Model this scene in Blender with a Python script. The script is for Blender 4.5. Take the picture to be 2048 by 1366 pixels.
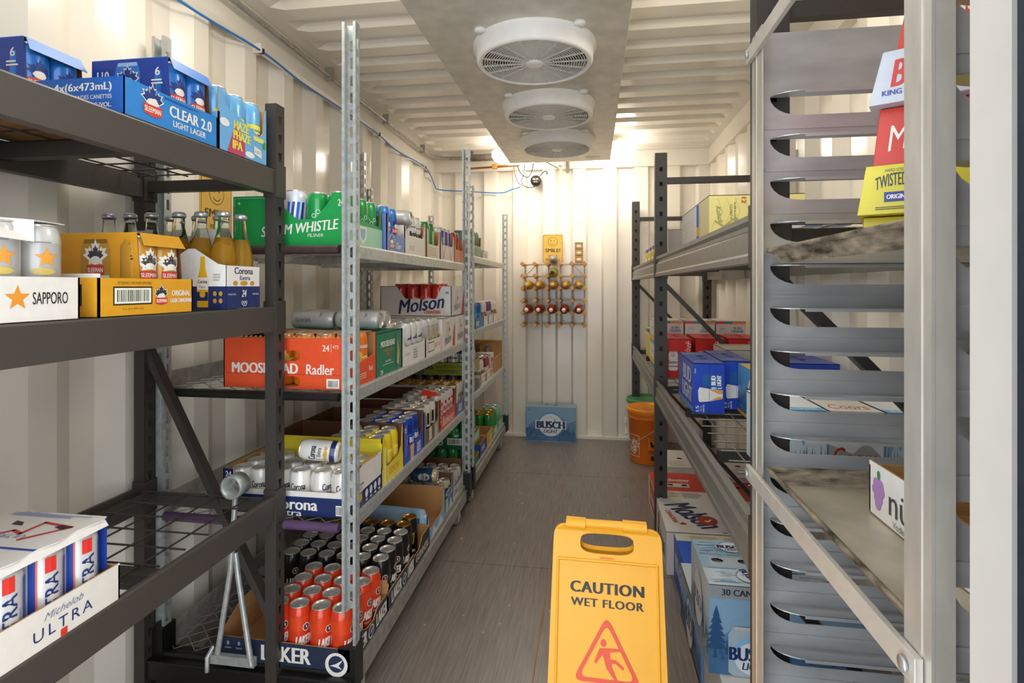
import bpy, math, random
from mathutils import Vector, Matrix
from mathutils.geometry import tessellate_polygon
random.seed(7)
R = math.radians
for o in list(bpy.data.objects): bpy.data.objects.remove(o)
S = bpy.context.scene
COL = S.collection

# ------------------------------------------------------------ camera, world, exposure
FPX = 1085.0
cam_d = bpy.data.cameras.new('camera'); cam = bpy.data.objects.new('camera', cam_d); COL.objects.link(cam)
cam_d.sensor_width = 36; cam_d.lens = FPX / 2048 * 36; cam_d.clip_start = 0.02
cam_d.shift_y = -111 / 2048
cam.location = (0, 0, 1.268); cam.rotation_euler = (R(90), 0, math.atan(161 / FPX))
S.camera = cam
S.view_settings.view_transform = 'Standard'; S.view_settings.look = 'None'
S.view_settings.gamma = 1; S.view_settings.use_curve_mapping = False
S.view_settings.exposure = 0.96
W = bpy.data.worlds.new('world'); S.world = W; W.use_nodes = True
bg = W.node_tree.nodes['Background']; bg.inputs[0].default_value = (0.88, 0.94, 1.0, 1); bg.inputs[1].default_value = 1.75
LED_STRENGTH = 14.0

# ------------------------------------------------------------ materials
def lin(h):
    h = h.lstrip('#'); c = [int(h[i:i+2], 16) / 255 for i in (0, 2, 4)]
    return [x / 12.92 if x <= .04045 else ((x + .055) / 1.055) ** 2.4 for x in c]
MC = {}
def mat(key, col='#888888', rough=.5, metal=0, var=.06, scale=30, bump=0, stretch=None, coat=0, emit=0, trans=0, ior=1.45, col2=None, detail=3):
    if key in MC: return MC[key]
    m = bpy.data.materials.new(key); m.use_nodes = True; nt = m.node_tree; N = nt.nodes; L = nt.links
    b = N['Principled BSDF']; c = lin(col)
    b.inputs['Roughness'].default_value = rough; b.inputs['Metallic'].default_value = metal
    if coat: b.inputs['Coat Weight'].default_value = coat; b.inputs['Coat Roughness'].default_value = .08
    if trans: b.inputs['Transmission Weight'].default_value = trans; b.inputs['IOR'].default_value = ior
    tc = N.new('ShaderNodeTexCoord'); mp = N.new('ShaderNodeMapping'); nz = N.new('ShaderNodeTexNoise')
    nz.inputs['Scale'].default_value = scale; nz.inputs['Detail'].default_value = detail
    if stretch: mp.inputs['Scale'].default_value = stretch
    L.new(tc.outputs['Object'], mp.inputs[0]); L.new(mp.outputs[0], nz.inputs[0])
    mx = N.new('ShaderNodeMix'); mx.data_type = 'RGBA'
    if col2: a, d = lin(col2), c
    else: a = [x * (1 - var) for x in c]; d = [min(1, x * (1 + var)) for x in c]
    mx.inputs['A'].default_value = (*a, 1); mx.inputs['B'].default_value = (*d, 1)
    rp = N.new('ShaderNodeMapRange'); rp.inputs[1].default_value = .3; rp.inputs[2].default_value = .7
    L.new(nz.outputs[0], rp.inputs[0]); L.new(rp.outputs[0], mx.inputs['Factor']); L.new(mx.outputs['Result'], b.inputs['Base Color'])
    if bump:
        bp = N.new('ShaderNodeBump'); bp.inputs['Strength'].default_value = bump; bp.inputs['Distance'].default_value = .002
        L.new(nz.outputs[0], bp.inputs['Height']); L.new(bp.outputs[0], b.inputs['Normal'])
    if emit:
        b.inputs['Emission Color'].default_value = (1, .93, .83, 1); b.inputs['Emission Strength'].default_value = emit
    MC[key] = m; return m
def ink(h): return mat('ink_' + h.strip('#'), h, rough=.42, var=.03, scale=60)
def board(h): return mat('board_' + h.strip('#'), h, rough=.38, var=.035, scale=45, bump=.04)
def tin(h): return mat('tin_' + h.strip('#'), h, rough=.3, metal=.12, var=.03, scale=20, coat=.4)
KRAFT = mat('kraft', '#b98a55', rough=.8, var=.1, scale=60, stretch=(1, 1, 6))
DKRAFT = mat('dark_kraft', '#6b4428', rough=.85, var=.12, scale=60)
WHITEP = mat('wall_paint', '#f1eadc', rough=.16, var=.015, scale=9, bump=.12)
CEILP = mat('ceiling_paint', '#efe8da', rough=.17, var=.02, scale=9, bump=.12)
BLACKM = mat('black_powder_coat', '#3b3632', rough=.48, var=.14, scale=400, bump=.2)
BLACKP = mat('black_paint', '#131212', rough=.42, var=.3, scale=60, bump=.15)
GREYB = mat('grey_beam', '#7d7972', rough=.42, metal=.25, var=.08, scale=50)
GALV = mat('galvanised', '#bfc3c0', rough=.4, metal=.5, var=.16, scale=60, bump=.1)
GALVD = mat('galvanised_dull', '#a8a59c', rough=.5, metal=.4, var=.2, scale=40)
ZINC = mat('zinc_panel', '#d3ccbd', rough=.45, metal=.2, var=.12, scale=14, bump=.1, detail=6)
ALU = mat('aluminium_scuffed', '#bcbdbe', rough=.38, metal=.6, var=.16, scale=7, stretch=(1, 1, 3), bump=.06, detail=6)
ALUP = mat('aluminium_post', '#cbc6bc', rough=.42, metal=.6, var=.09, scale=12, stretch=(4, 4, 1), bump=.05, detail=5)
LIDM = mat('can_lid', '#dad7d1', rough=.3, metal=.65, var=.06, scale=80)
GOLDL = mat('gold_lid', '#d0993e', rough=.28, metal=.85, var=.08, scale=80)
GREYPL = mat('fan_plastic', '#efece6', rough=.4, var=.02)

# ------------------------------------------------------------ mesh builder
class MB:
    def __init__(s): s.V = []; s.F = []; s.I = []; s.sm = []
    def add(s, vs, fs, mi=0, sm=False):
        b = len(s.V); s.V += [tuple(v) for v in vs]
        for f in fs: s.F.append([b + i for i in f]); s.I.append(mi); s.sm.append(sm)
        return s
    def box(s, x0, x1, y0, y1, z0, z1, mi=0):
        return s.add([(x0,y0,z0),(x1,y0,z0),(x1,y1,z0),(x0,y1,z0),(x0,y0,z1),(x1,y0,z1),(x1,y1,z1),(x0,y1,z1)],
                     [(0,3,2,1),(4,5,6,7),(0,1,5,4),(1,2,6,5),(2,3,7,6),(3,0,4,7)], mi)
    def hexa(s, v8, mi=0): return s.add(v8, [(0,3,2,1),(4,5,6,7),(0,1,5,4),(1,2,6,5),(2,3,7,6),(3,0,4,7)], mi)
    def lathe(s, prof, n=20, c=(0,0,0), axis='z', mi=0, smooth=True, mis=None):
        vs = []
        for r, z in prof:
            for k in range(n):
                a = 2 * math.pi * k / n; x, y = r * math.cos(a), r * math.sin(a)
                p = (x, y, z) if axis == 'z' else ((x, -z, y) if axis == '-y' else (z, x, y))
                vs.append((p[0]+c[0], p[1]+c[1], p[2]+c[2]))
        b = len(s.V); s.V += vs
        for i in range(len(prof) - 1):
            for k in range(n):
                q = (k + 1) % n
                s.F.append([b+i*n+k, b+i*n+q, b+(i+1)*n+q, b+(i+1)*n+k]); s.I.append(mis[i] if mis else mi); s.sm.append(smooth)
        return s
    def prism(s, loops, o, u, v, t, mi=0, mi2=None, taper=None):
        o, u, v = Vector(o), Vector(u), Vector(v); n = u.cross(v).normalized(); mi2 = mi if mi2 is None else mi2
        if not isinstance(loops[0][0], (tuple, list)): loops = [loops]
        def area(l): return sum(l[i][0]*l[(i+1)%len(l)][1]-l[(i+1)%len(l)][0]*l[i][1] for i in range(len(l)))
        L2 = []
        for k, l in enumerate(loops):
            l = list(l); a = area(l)
            if (k == 0 and a < 0) or (k > 0 and a > 0): l.reverse()
            L2.append(l)
        flat = [p for l in L2 for p in l]
        tris = [(0,1,2),(0,2,3)] if len(L2) == 1 and len(flat) == 4 else tessellate_polygon([[Vector((p[0],p[1],0)) for p in l] for l in L2])
        top = [o + u*p[0] + v*p[1] for p in flat]; bot = [p - n*t for p in top]
        ft = []
        for a, b, c in tris:
            pa, pb, pc = flat[a], flat[b], flat[c]
            if (pb[0]-pa[0])*(pc[1]-pa[1])-(pc[0]-pa[0])*(pb[1]-pa[1]) < 0: a, c = c, a
            ft.append((a, b, c))
        s.add(top, ft, mi); s.add(bot, [(c, b, a) for a, b, c in ft], mi2)
        i = 0
        for l in L2:
            m = len(l); vs = top[i:i+m] + bot[i:i+m]
            s.add(vs, [(k, k+m, (k+1)%m+m, (k+1)%m) for k in range(m)], mi2); i += m
        return s
    def tube(s, pts, r, n=8, mi=0, caps=True):
        pts = [Vector(p) for p in pts]; rings = []; up = None
        for i, p in enumerate(pts):
            d = (pts[min(i+1, len(pts)-1)] - pts[max(i-1, 0)]).normalized()
            if up is None: up = Vector((0,0,1)) if abs(d.z) < .9 else Vector((1,0,0))
            a = d.cross(up).normalized(); up = a.cross(d).normalized()
            rings.append([p + a*(r*math.cos(2*math.pi*k/n)) + up*(r*math.sin(2*math.pi*k/n)) for k in range(n)])
        vs = [q for g in rings for q in g]; fs = []
        for i in range(len(pts)-1):
            for k in range(n): fs.append((i*n+k, (i+1)*n+k, (i+1)*n+(k+1)%n, i*n+(k+1)%n))
        s.add(vs, fs, mi, True)
        if caps: s.add(rings[0], [tuple(range(n))], mi); s.add(rings[-1], [tuple(reversed(range(n)))], mi)
        return s
    def bar(s, p, q, w, h, up=(0,0,1), mi=0):
        p, q = Vector(p), Vector(q); d = (q-p).normalized(); a = d.cross(Vector(up)).normalized()*(w/2); b = a.cross(d).normalized()*(h/2)
        return s.hexa([p-a-b, p+a-b, q+a-b, q-a-b, p-a+b, p+a+b, q+a+b, q-a+b], mi)
    def mesh(s, name, mats):
        me = bpy.data.meshes.new(name); me.from_pydata(s.V, [], s.F)
        if not isinstance(mats, (list, tuple)): mats = [mats]
        for m in mats: me.materials.append(m)
        me.polygons.foreach_set('material_index', s.I); me.polygons.foreach_set('use_smooth', s.sm); me.update(); return me
    def build(s, name, mats, parent=None, bevel=0, loc=None):
        o = bpy.data.objects.new(name, s.mesh(name, mats)); COL.objects.link(o)
        if parent: o.parent = parent
        if loc: o.location = loc
        if bevel:
            b = o.modifiers.new('bevel', 'BEVEL'); b.width = bevel; b.segments = 2; b.limit_method = 'ANGLE'; b.angle_limit = R(40)
        return o
def tag(o, label, cat, group=None, kind=None):
    if label: o['label'] = label
    if cat: o['category'] = cat
    if group: o['group'] = group
    if kind: o['kind'] = kind
    return o
def struct(o): o['kind'] = 'structure'; return o
def thing(name, label, cat, loc=(0,0,0), rz=0, group=None):
    o = bpy.data.objects.new(name, None); COL.objects.link(o); o.location = loc; o.rotation_euler = (0,0,rz); o.empty_display_size = .05
    return tag(o, label, cat, group)
def inst(me, name, parent=None, loc=None, rot=None):
    o = bpy.data.objects.new(name, me); COL.objects.link(o)
    if parent: o.parent = parent
    if loc: o.location = loc
    if rot: o.rotation_euler = rot
    return o

# ------------------------------------------------------------ flat print (lettering and artwork)
TX = {}
def text_geo(st, bold=0.0, shear=0.0, space=1.0):
    k = (st, bold, shear, space)
    if k in TX: return TX[k]
    cu = bpy.data.curves.new('t', 'FONT'); cu.body = st; cu.resolution_u = 3; cu.offset = bold; cu.shear = shear; cu.space_character = space
    ob = bpy.data.objects.new('t', cu); COL.objects.link(ob); me = bpy.data.meshes.new_from_object(ob)
    vs = [(v.co.x, v.co.y) for v in me.vertices]; fs = [tuple(p.vertices) for p in me.polygons]
    bpy.data.objects.remove(ob); bpy.data.curves.remove(cu); bpy.data.meshes.remove(me)
    if not vs: vs = [(0,0),(1,1)]
    x0 = min(v[0] for v in vs); x1 = max(v[0] for v in vs); y0 = min(v[1] for v in vs); y1 = max(v[1] for v in vs)
    vs = [((v[0]-x0)/(x1-x0 or 1)-.5, (v[1]-y0)/(y1-y0 or 1)-.5) for v in vs]
    TX[k] = (vs, fs); return TX[k]
LEAF = [(0,1),(.13,.68),(.3,.76),(.26,.36),(.48,.56),(.56,.42),(.86,.46),(.72,.2),(.98,.06),(.5,-.26),(.56,-.48),(.1,-.4),(0,-.42)]
LEAF = LEAF + [(-x, y) for x, y in reversed(LEAF[1:-1])]
STAR = [(math.sin(k*math.pi/5)*(1 if k%2==0 else .42), math.cos(k*math.pi/5)*(1 if k%2==0 else .42)) for k in range(10)]
MOUNT = [(-1,0),(-.6,.45),(-.4,.35),(0,1),(.3,.5),(.5,.62),(1,0)]
SCRIPTM = None
class Art:
    def __init__(s): s.mb = MB(); s.mats = []; s.k = 0; s.fn = None; s.curved = False; s.n = 0; s.tx = 0
    def face(s, o, u, v):
        o, u, v = Vector(o), Vector(u), Vector(v); n = u.cross(v).normalized()
        s.fn = lambda a, b, k: o + u*a + v*b + n*(.0005 + .00012*k); s.curved = False; return s
    def cyl(s, r, z=0, a0=0):
        s.fn = lambda a, b, k: Vector(((r+.0006+.00012*k)*math.sin(a/r+a0), -(r+.0006+.00012*k)*math.cos(a/r+a0), z+b)); s.curved = True; return s
    def cone(s, r0, r1, h):
        def f(a, b, k):
            r = r0 + (r1-r0)*b/h; q = r+.0008+.00012*k; return Vector((q*math.sin(a/r), -q*math.cos(a/r), b))
        s.fn = f; s.curved = True; return s
    def mi(s, c):
        m = c if not isinstance(c, str) else ink(c)
        if m not in s.mats: s.mats.append(m)
        return s.mats.index(m)
    def poly(s, pts, c):
        pts = list(pts); a = sum(pts[i][0]*pts[(i+1)%len(pts)][1]-pts[(i+1)%len(pts)][0]*pts[i][1] for i in range(len(pts)))
        if a < 0: pts.reverse()
        if len(pts) > 4:
            t = tessellate_polygon([[Vector((p[0],p[1],0)) for p in pts]]); fs = []
            for i, j, k in t:
                A, B, C = pts[i], pts[j], pts[k]
                fs.append((i,j,k) if (B[0]-A[0])*(C[1]-A[1])-(C[0]-A[0])*(B[1]-A[1]) > 0 else (k,j,i))
        else: fs = [tuple(range(len(pts)))]
        if s.curved:
            T = [[pts[i] for i in f] for f in fs]; out = []
            T = [t if len(t) == 3 else None or t for t in T]; T = [q for t in T for q in ([t] if len(t) == 3 else [[t[0],t[1],t[2]],[t[0],t[2],t[3]]])]
            while T:
                t = T.pop(); e = max(range(3), key=lambda i: abs(t[i][0]-t[(i+1)%3][0])); p, q, r = t[e], t[(e+1)%3], t[(e+2)%3]
                if abs(p[0]-q[0]) > .009: m = ((p[0]+q[0])/2, (p[1]+q[1])/2); T += [[p, m, r], [m, q, r]]
                else: out.append(t)
            s.mb.add([s.fn(x, y, s.k) for t in out for x, y in t], [(3*i, 3*i+1, 3*i+2) for i in range(len(out))], s.mi(c)); s.k += 1; return s
        s.n += 1; s.mb.add([s.fn(x, y, s.k) for x, y in pts], fs, s.mi(c)); s.k += 1; return s
    def rect(s, x, y, w, h, c):
        n = max(1, int(w / .009)) if s.curved else 1; s.n += 1
        i = s.mi(c)
        for q in range(n):
            xa, xb = x + w*q/n, x + w*(q+1)/n
            s.mb.add([s.fn(xa,y,s.k), s.fn(xb,y,s.k), s.fn(xb,y+h,s.k), s.fn(xa,y+h,s.k)], [(0,1,2,3)], i)
        s.k += 1; return s
    def disc(s, x, y, rx, ry, c, n=18):
        if s.curved:
            i = s.mi(c); m = 7
            for q in range(m):
                xa, xb = -rx + 2*rx*q/m, -rx + 2*rx*(q+1)/m; ya, yb = ry*math.sqrt(max(0,1-(xa/rx)**2)), ry*math.sqrt(max(0,1-(xb/rx)**2))
                s.mb.add([s.fn(x+xa,y-ya,s.k), s.fn(x+xb,y-yb,s.k), s.fn(x+xb,y+yb,s.k), s.fn(x+xa,y+ya,s.k)], [(0,1,2,3)], i)
            s.k += 1; return s
        return s.poly([(x+rx*math.cos(2*math.pi*k/n), y+ry*math.sin(2*math.pi*k/n)) for k in range(n)], c)
    def shape(s, P, x, y, sx, sy, c): return s.poly([(x+p[0]*sx, y+p[1]*sy) for p in P], c)
    def line(s, pts, w, c):
        for (a, b), (d, e) in zip(pts, pts[1:]):
            l = math.hypot(d-a, e-b) or 1; nx, ny = -(e-b)/l*w/2, (d-a)/l*w/2; ex, ey = (d-a)/l*w*.3, (e-b)/l*w*.3
            s.poly([(a-ex+nx,b-ey+ny),(a-ex-nx,b-ey-ny),(d+ex-nx,e+ey-ny),(d+ex+nx,e+ey+ny)], c); s.k -= 1
        s.k += 1; return s
    def text(s, st, x, y, w, h, c, rot=0, bold=.0, shear=0, space=1.0, arc=0):
        s.tx += 1
        vs, fs = text_geo(st, 0, shear, space); ca, sa = math.cos(R(rot)), math.sin(R(rot)); q = bold*h*1.6
        for dx in ((-q, 0, q) if bold > .012 else ((-q/2, q/2) if bold else (0,))):
            out = []
            for a, b in vs:
                a, b = a*(w-2*q)+dx, b*h
                if arc: b += arc*(1-(2*a/w)**2)
                out.append(s.fn(x + a*ca - b*sa, y + a*sa + b*ca, s.k))
            s.mb.add(out, fs, s.mi(c)); s.k += .25
        s.k = math.ceil(s.k); return s
    def lines(s, x, y, w, h, n, c, d=.5):
        for k in range(n):
            s.rect(x, y + h*k/n, w*random.uniform(.75, 1), h/n*d, c); s.k -= 1
        s.k += 1; return s
    def barcode(s, x, y, w, h, c='#2a2622', bgc='#f2eee4', n=16):
        s.rect(x, y, w, h, bgc); p = x + w*.06
        while p < x + w*.94:
            q = random.choice([.012, .02, .03])*w; s.rect(p, y+h*.12, q, h*.76, c); s.k -= 1; p += q + random.choice([.014,.02,.03])*w
        s.k += 1; return s
    def build(s, parent, name='print'):
        if not s.mats: return None
        if s.tx or s.n > 9 or s.curved: return s.mb.build(name, s.mats, parent)
        for f, i in zip(s.mb.F, s.mb.I):          # a few plain patches: one part each
            q = [p for p in s.mb.F if set(p) & set(f)]
            if len(q) > 1: return s.mb.build(name, s.mats, parent)
        for f, i in zip(s.mb.F, s.mb.I): MB().add([s.mb.V[k] for k in f], [tuple(range(len(f)))]).build(name, s.mats[i], parent)
        return None
    def mesh(s, name): return s.mb.mesh(name, s.mats)
# ------------------------------------------------------------ the container
def corr(y0, y1, parts, d):
    """trapezoid profile: list of (pos, depth)"""
    a, sl, b = parts; pts = []; y = y0
    while y < y1:
        pts += [(y, 0), (y+a, 0), (y+a+sl, d), (y+a+sl+b, d)]; y += a + b + 2*sl
    return [p for p in pts if p[0] < y1] + [(y1, 0)]
def wall_sheet(name, prof, f, z0=0.0, z1=2.39):
    m = MB(); vs = []
    for t, d in prof: vs += [f(t, d, z0), f(t, d, z1)]
    m.add(vs, [(2*i, 2*i+2, 2*i+3, 2*i+1) for i in range(len(prof)-1)])
    return struct(m.build(name, WHITEP))
XL, XR, YB = -1.36, .935, 4.55
wall_sheet('wall_left', corr(.3, 4.6, (.072, .066, .074), .036), lambda t, d, z: (XL-d, t, z))
wall_sheet('wall_right', corr(.3, 4.6, (.072, .066, .074), .036), lambda t, d, z: (XR+d, 4.9-t, z))
wall_sheet('wall_back', corr(-1.42, 1.0, (.104, .018, .112), .042), lambda t, d, z: (t, YB+d, z))
m = MB(); m.box(-1.42, XL+.012, .3, 4.6, 2.25, 2.39); m.hexa([(XL,.3,2.225),(XL+.012,.3,2.25),(XL+.012,4.6,2.25),(XL,4.6,2.225),(XL-.03,.3,2.25),(XL,.3,2.26),(XL,4.6,2.26),(XL-.03,4.6,2.25)])
struct(m.build('trim_1', WHITEP))
struct(MB().box(XR-.012, 1.0, .3, 4.6, 2.25, 2.39).build('trim_2', WHITEP))
struct(MB().box(XL+.012, XR-.012, YB-.014, 4.62, 2.245, 2.39).build('trim_3', WHITEP))
struct(MB().box(XL+.002, XR, YB-.012, 4.6, 0, .022).build('baseboard_back', WHITEP))
# corrugated roof: shallow stamped ribs across the room, closed at both ends
prof = corr(.3, 4.6, (.085, .028, .05), .026)
m = MB(); xs = [(-1.36, 0), (-1.27, 0), (-1.22, 1), (.82, 1), (.87, 0), (.94, 0)]; vs = []
for t, d in prof: vs += [(x, t, 2.375 + d*k) for x, k in xs]
n = len(xs)
m.add(vs, [(i*n+j, (i+1)*n+j, (i+1)*n+j+1, i*n+j+1) for i in range(len(prof)-1) for j in range(n-1)])
struct(m.build('ceiling', CEILP))
# floor of coated plywood sheets with open joints
PLY = mat('coated_plywood', '#8e837c', rough=.3, var=.3, scale=8, stretch=(20, .7, 1), bump=.18, detail=8, col2='#6e645e')
fl = struct(MB().box(-1.42, 1.0, .28, 4.62, -.08, -.0025).build('floor', mat('joint_filler', '#a87a4c', rough=.8, var=.2)))
for xa, xb in ((-1.42, -.191), (-.187, 1.0)):
    for ya, yb in ((.28, 1.21), (1.213, 2.428), (2.433, 3.65), (3.653, 4.62)):
        MB().box(xa, xb, ya, yb, -.0024, 0).build('plywood_sheet', PLY, fl)
m = MB()
for k in range(46):
    x, y = random.uniform(-.65, .3), random.uniform(1.6, 4.3); r = random.uniform(.003, .008)
    m.prism([(x + r*math.cos(a)*random.uniform(.6,1.2), y + r*math.sin(a)*random.uniform(.6,1.6)) for a in [i*1.05 for i in range(6)]], (0,0,.0008), (1,0,0), (0,1,0), .0008)
m.build('floor_specks', mat('speck', '#b9a88c', rough=.8), fl)['kind'] = 'stuff'
# doorway: dark blue outer wall, black gasket, white jamb; opening to the left of it
NAVY = mat('navy_steel', '#0d1a26', rough=.6, var=.2, scale=90, bump=.3)
wf = struct(MB().box(.227, 1.02, .26, .33, 0, 2.5).box(-1.45, -.85, .26, .33, 0, 2.5).box(-.85, .227, .26, .33, 2.25, 2.5).build('wall_front', NAVY))  # left piece, out of view, is widened to shade the left wall
struct(MB().box(.272, 1.0, .40, .44, 0, 2.39).build('trim_4', mat('jamb_white', '#c3bdb5', rough=.4, var=.02)))
struct(MB().box(.285, 1.0, .33, .40, 0, 2.39).build('trim_5', mat('gasket', '#3c4046', rough=.7)))

# ------------------------------------------------------------ ceiling fixtures
def led(x, y, label, k=1.0):
    t = thing('ceiling_light', label, 'ceiling light', (x, y, 2.375), group='round ceiling lights')
    MB().lathe([(0,0),(.05,0),(.055,-.045),(.06,-.06),(0,-.06)], 20).build('canopy', GREYPL, t)
    MB().lathe([(0,-.06),(.155,-.06),(.165,-.068)], 36).build('rim', GREYPL, t)
    MB().lathe([(.165,-.068),(.19,-.085),(.19,-.118),(.175,-.138),(.1,-.145),(0,-.147)], 36).build('diffuser', mat('led_diffuser_%d' % (k*100), '#ffffff', rough=.4, emit=LED_STRENGTH*k), t)
    return t
led(-.575, 4.12, 'glowing round white ceiling light left of the fan unit at the far end', .6)
led(.128, 4.12, 'glowing round white ceiling light right of the fan unit at the far end', .6)
led(-.86, 1.42, 'added unseen round ceiling light above the near black shelf rack', .42)  # added lamp outside the frame, brightens the front and middle of the room
led(.45, 1.55, 'added unseen round ceiling light above the sheet pan rack', .65)  # second added lamp, also unseen, fills the right side and aisle

ac = thing('evaporator_unit', 'low galvanised cooling unit with three round white fans hung under the ceiling', 'cooling unit', (-.238, 2.65, 2.17))
MB().box(-.35, .35, -1.28, 1.28, .012, .2).build('housing', ZINC, ac)
MB().box(-.364, .364, -1.3, 1.3, 0, .012).build('bottom_panel', ZINC, ac, bevel=.003)
MB().box(.19, .29, 1.16, 1.24, -.001, 0).build('rating_plate', mat('plate', '#cfcabd', rough=.5), ac)
NZ = 40
shr = MB().lathe([(.232,0),(.232,-.012),(.222,-.016),(.218,-.058),(.212,-.066),(.2,-.066),(.2,-.05),(.205,0)], 48)
for a in range(4):
    an = R(45+90*a); cx, cy = .245*math.cos(an), .245*math.sin(an)
    shr.lathe([(0,0),(.022,0),(.022,-.012),(0,-.012)], 12, c=(cx, cy, 0))
shr = shr.mesh('fan_shroud', GREYPL)
g = MB()
for k in range(17):
    r = .044 + k*.0096
    g.lathe([(r-.0016,-.062),(r+.0016,-.062),(r+.0016,-.0595),(r-.0016,-.0595),(r-.0016,-.062)], 44, smooth=False)
for k in range(18):
    a = 2*math.pi*k/18; g.bar((.03*math.cos(a), .03*math.sin(a), -.06), (.203*math.cos(a), .203*math.sin(a), -.06), .0035, .006)
g = g.mesh('guard', mat('guard_plastic', '#dedad2', rough=.45, var=.03))
hub = MB().lathe([(0,-.068),(.03,-.067),(.034,-.062),(.034,-.05),(0,-.05)], 24).mesh('hub', GREYPL)
DARKF = mat('fan_dark', '#2a2724', rough=.6)
bl = MB()
for k in range(4):
    a0 = 2*math.pi*k/4; P = []
    for r in (.04, .12, .195):
        for da, z in ((-.42, -.006), (.42, -.034)): P.append((r*math.cos(a0+da), r*math.sin(a0+da), z))
    bl.add(P, [(0,2,3,1),(2,4,5,3)])
bl.lathe([(0,-.04),(.045,-.04),(.05,0)], 16)
bl = bl.mesh('fan_blades', DARKF)
back = MB().lathe([(0,-.003),(.206,-.003)], 32).mesh('fan_opening', mat('fan_hollow_shade', '#2c2824', rough=.8))  # dark disc paints the shade of the hollow behind the blades
for y in (2.04, 2.70, 3.345):
    f = inst(shr, 'fan_shroud', ac, (.022, y-2.65, 0)); inst(g, 'guard', f); inst(hub, 'hub', f); inst(bl, 'fan_blades', f); inst(back, 'fan_opening', f)

def curve_pts(P, n=6):
    out = []
    for i in range(len(P)-1):
        p0, p1, p2, p3 = [Vector(P[max(0, min(len(P)-1, i+k))]) for k in (-1, 0, 1, 2)]
        for j in range(n):
            t = j/n; out.append(.5*((2*p1) + (p2-p0)*t + (2*p0-5*p1+4*p2-p3)*t*t + (3*p1-p0-3*p2+p3)*t**3))
    return out + [Vector(P[-1])]
cd = thing('conduit', 'grey metal electrical conduit along the left edge of the ceiling', 'conduit', (-1.3, .4, 2.31))
o = Vector((-1.3, .4, 2.31))
MB().tube([Vector(p)-o for p in [(-1.3,.4,2.315),(-1.3,4.2,2.315),(-1.28,4.36,2.33),(-1.2,4.46,2.345),(-1.05,4.5,2.35),(-.6,4.5,2.35)]], .0125, 10).build('pipe', GALVD, cd)
for y in (2.55, 3.3, 4.05):
    MB().box(-.02, .02, y-.4-.012, y-.4+.012, -.013, .05).build('strap_clip', GALVD, cd)
BLUEC = mat('blue_cable', '#2f7fd0', rough=.4)
cb = thing('data_cable', 'thin blue cable looping along the left wall to the far wall', 'cable', (-1.33, 1.0, 2.2))
P = [(-1.33,.8,2.2),(-1.335,1.59,2.2),(-1.33,2.03,2.222),(-1.325,2.34,2.205),(-1.33,2.8,2.218),(-1.33,3.25,2.22),(-1.325,3.56,2.195),(-1.335,4.2,2.228),(-1.34,4.42,2.18),(-1.34,4.51,2.13),(-1.3,4.52,2.095),(-1.05,4.52,2.074),(-.77,4.52,2.055),(-.66,4.5,2.08),(-.6,4.52,2.1)]
MB().tube([Vector(p)-Vector((-1.33,1,2.2)) for p in curve_pts(P)], .0045, 6).build('wire', BLUEC, cb)
for y in (2.03, 2.8, 3.25, 4.2):
    MB().box(-.03, .006, y-1-.012, y-1+.012, .012, .05).build('cable_hook', WHITEP, cb)
    MB().box(-.008, .012, y-1-.004, y-1+.004, .01, .03).build('cable_tie', BLACKP, cb)
pp = thing('insulated_pipe', 'dark insulated refrigerant pipe with bare copper line left of the fan unit', 'pipe', (-.8, 4.3, 2.3))
MB().tube([(-.2,.08,.075),(-.2,.05,.03),(-.17,.0,.005),(-.1,-.02,0),(.2,-.05,0)], .028, 10).build('insulation', mat('foam_sleeve', '#6e6558', rough=.9, var=.25, bump=.4), pp)
MB().tube([(-.22,.1,-.06),(.22,0,-.065)], .009, 8).build('copper_line', mat('copper', '#b87045', rough=.3, metal=.8), pp)
MB().box(-.005,.035,.02,.06,-.08,-.045).build('valve', mat('brass', '#b58a3e', rough=.35, metal=.8), pp)
MB().tube([(-.26,.1,.1),(-.25,.09,-.02),(-.22,.1,-.06)], .006, 6).build('orange_lead', mat('orange_wire', '#cf6a35', rough=.5), pp)
dr = thing('drain_pipe', 'short pale drain pipe sloping down the far wall below the fan unit', 'pipe', (-.25, 4.47, 2.1))
MB().tube([(-.02,-.25,.2),(-.01,0,.17),(.0,.06,.02)], .014, 8).build('pipe', WHITEP, dr)
MB().lathe([(.018,.15),(.026,.16),(.026,.2),(.018,.21)], 12, c=(-.012,-.02,0)).build('fitting', GREYPL, dr)
MB().tube([(.045,.03,.25),(.05,.05,.13),(.04,.06,.11)], .013, 8).build('grey_stub', mat('grey_pipe', '#8d8880', rough=.5), dr)
wr = thing('wiring', 'loose red, blue and black leads hanging under the far end of the fan unit', 'wiring', (-.62, 4.45, 2.2))
for c, P in (('#c2504a', [(.0,-.1,.12),(-.03,.03,.05),(0,.05,-.06),(.04,.06,-.09)]), ('#5578c0', [(.06,.05,.1),(.05,.06,0),(.03,.06,-.05),(.06,.06,-.1)]), ('#3c3630', [(.0,-.1,.13),(.02,.03,.02),(.09,.06,-.02),(.13,.05,.08),(.1,-.05,.12)]), ('#3c3630', [(.05,.06,-.09),(.1,.06,-.11),(.18,.06,-.09)]), ('#3c3630', [(.12,-.1,.13),(.22,0,.1),(.34,.05,.04)])):
    MB().tube(curve_pts(P, 5), .0035, 5).build('lead', mat('lead_'+c[1:], c, rough=.5), wr)
sc = thing('security_camera', 'small black round camera mounted on the far wall', 'camera', (-.466, 4.52, 2.143))
MB().lathe([(0,.0),(.045,0),(.045,.035),(.038,.05),(.0,.05)], 24, axis='-y').build('housing', mat('black_plastic', '#26221e', rough=.4), sc)
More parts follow.
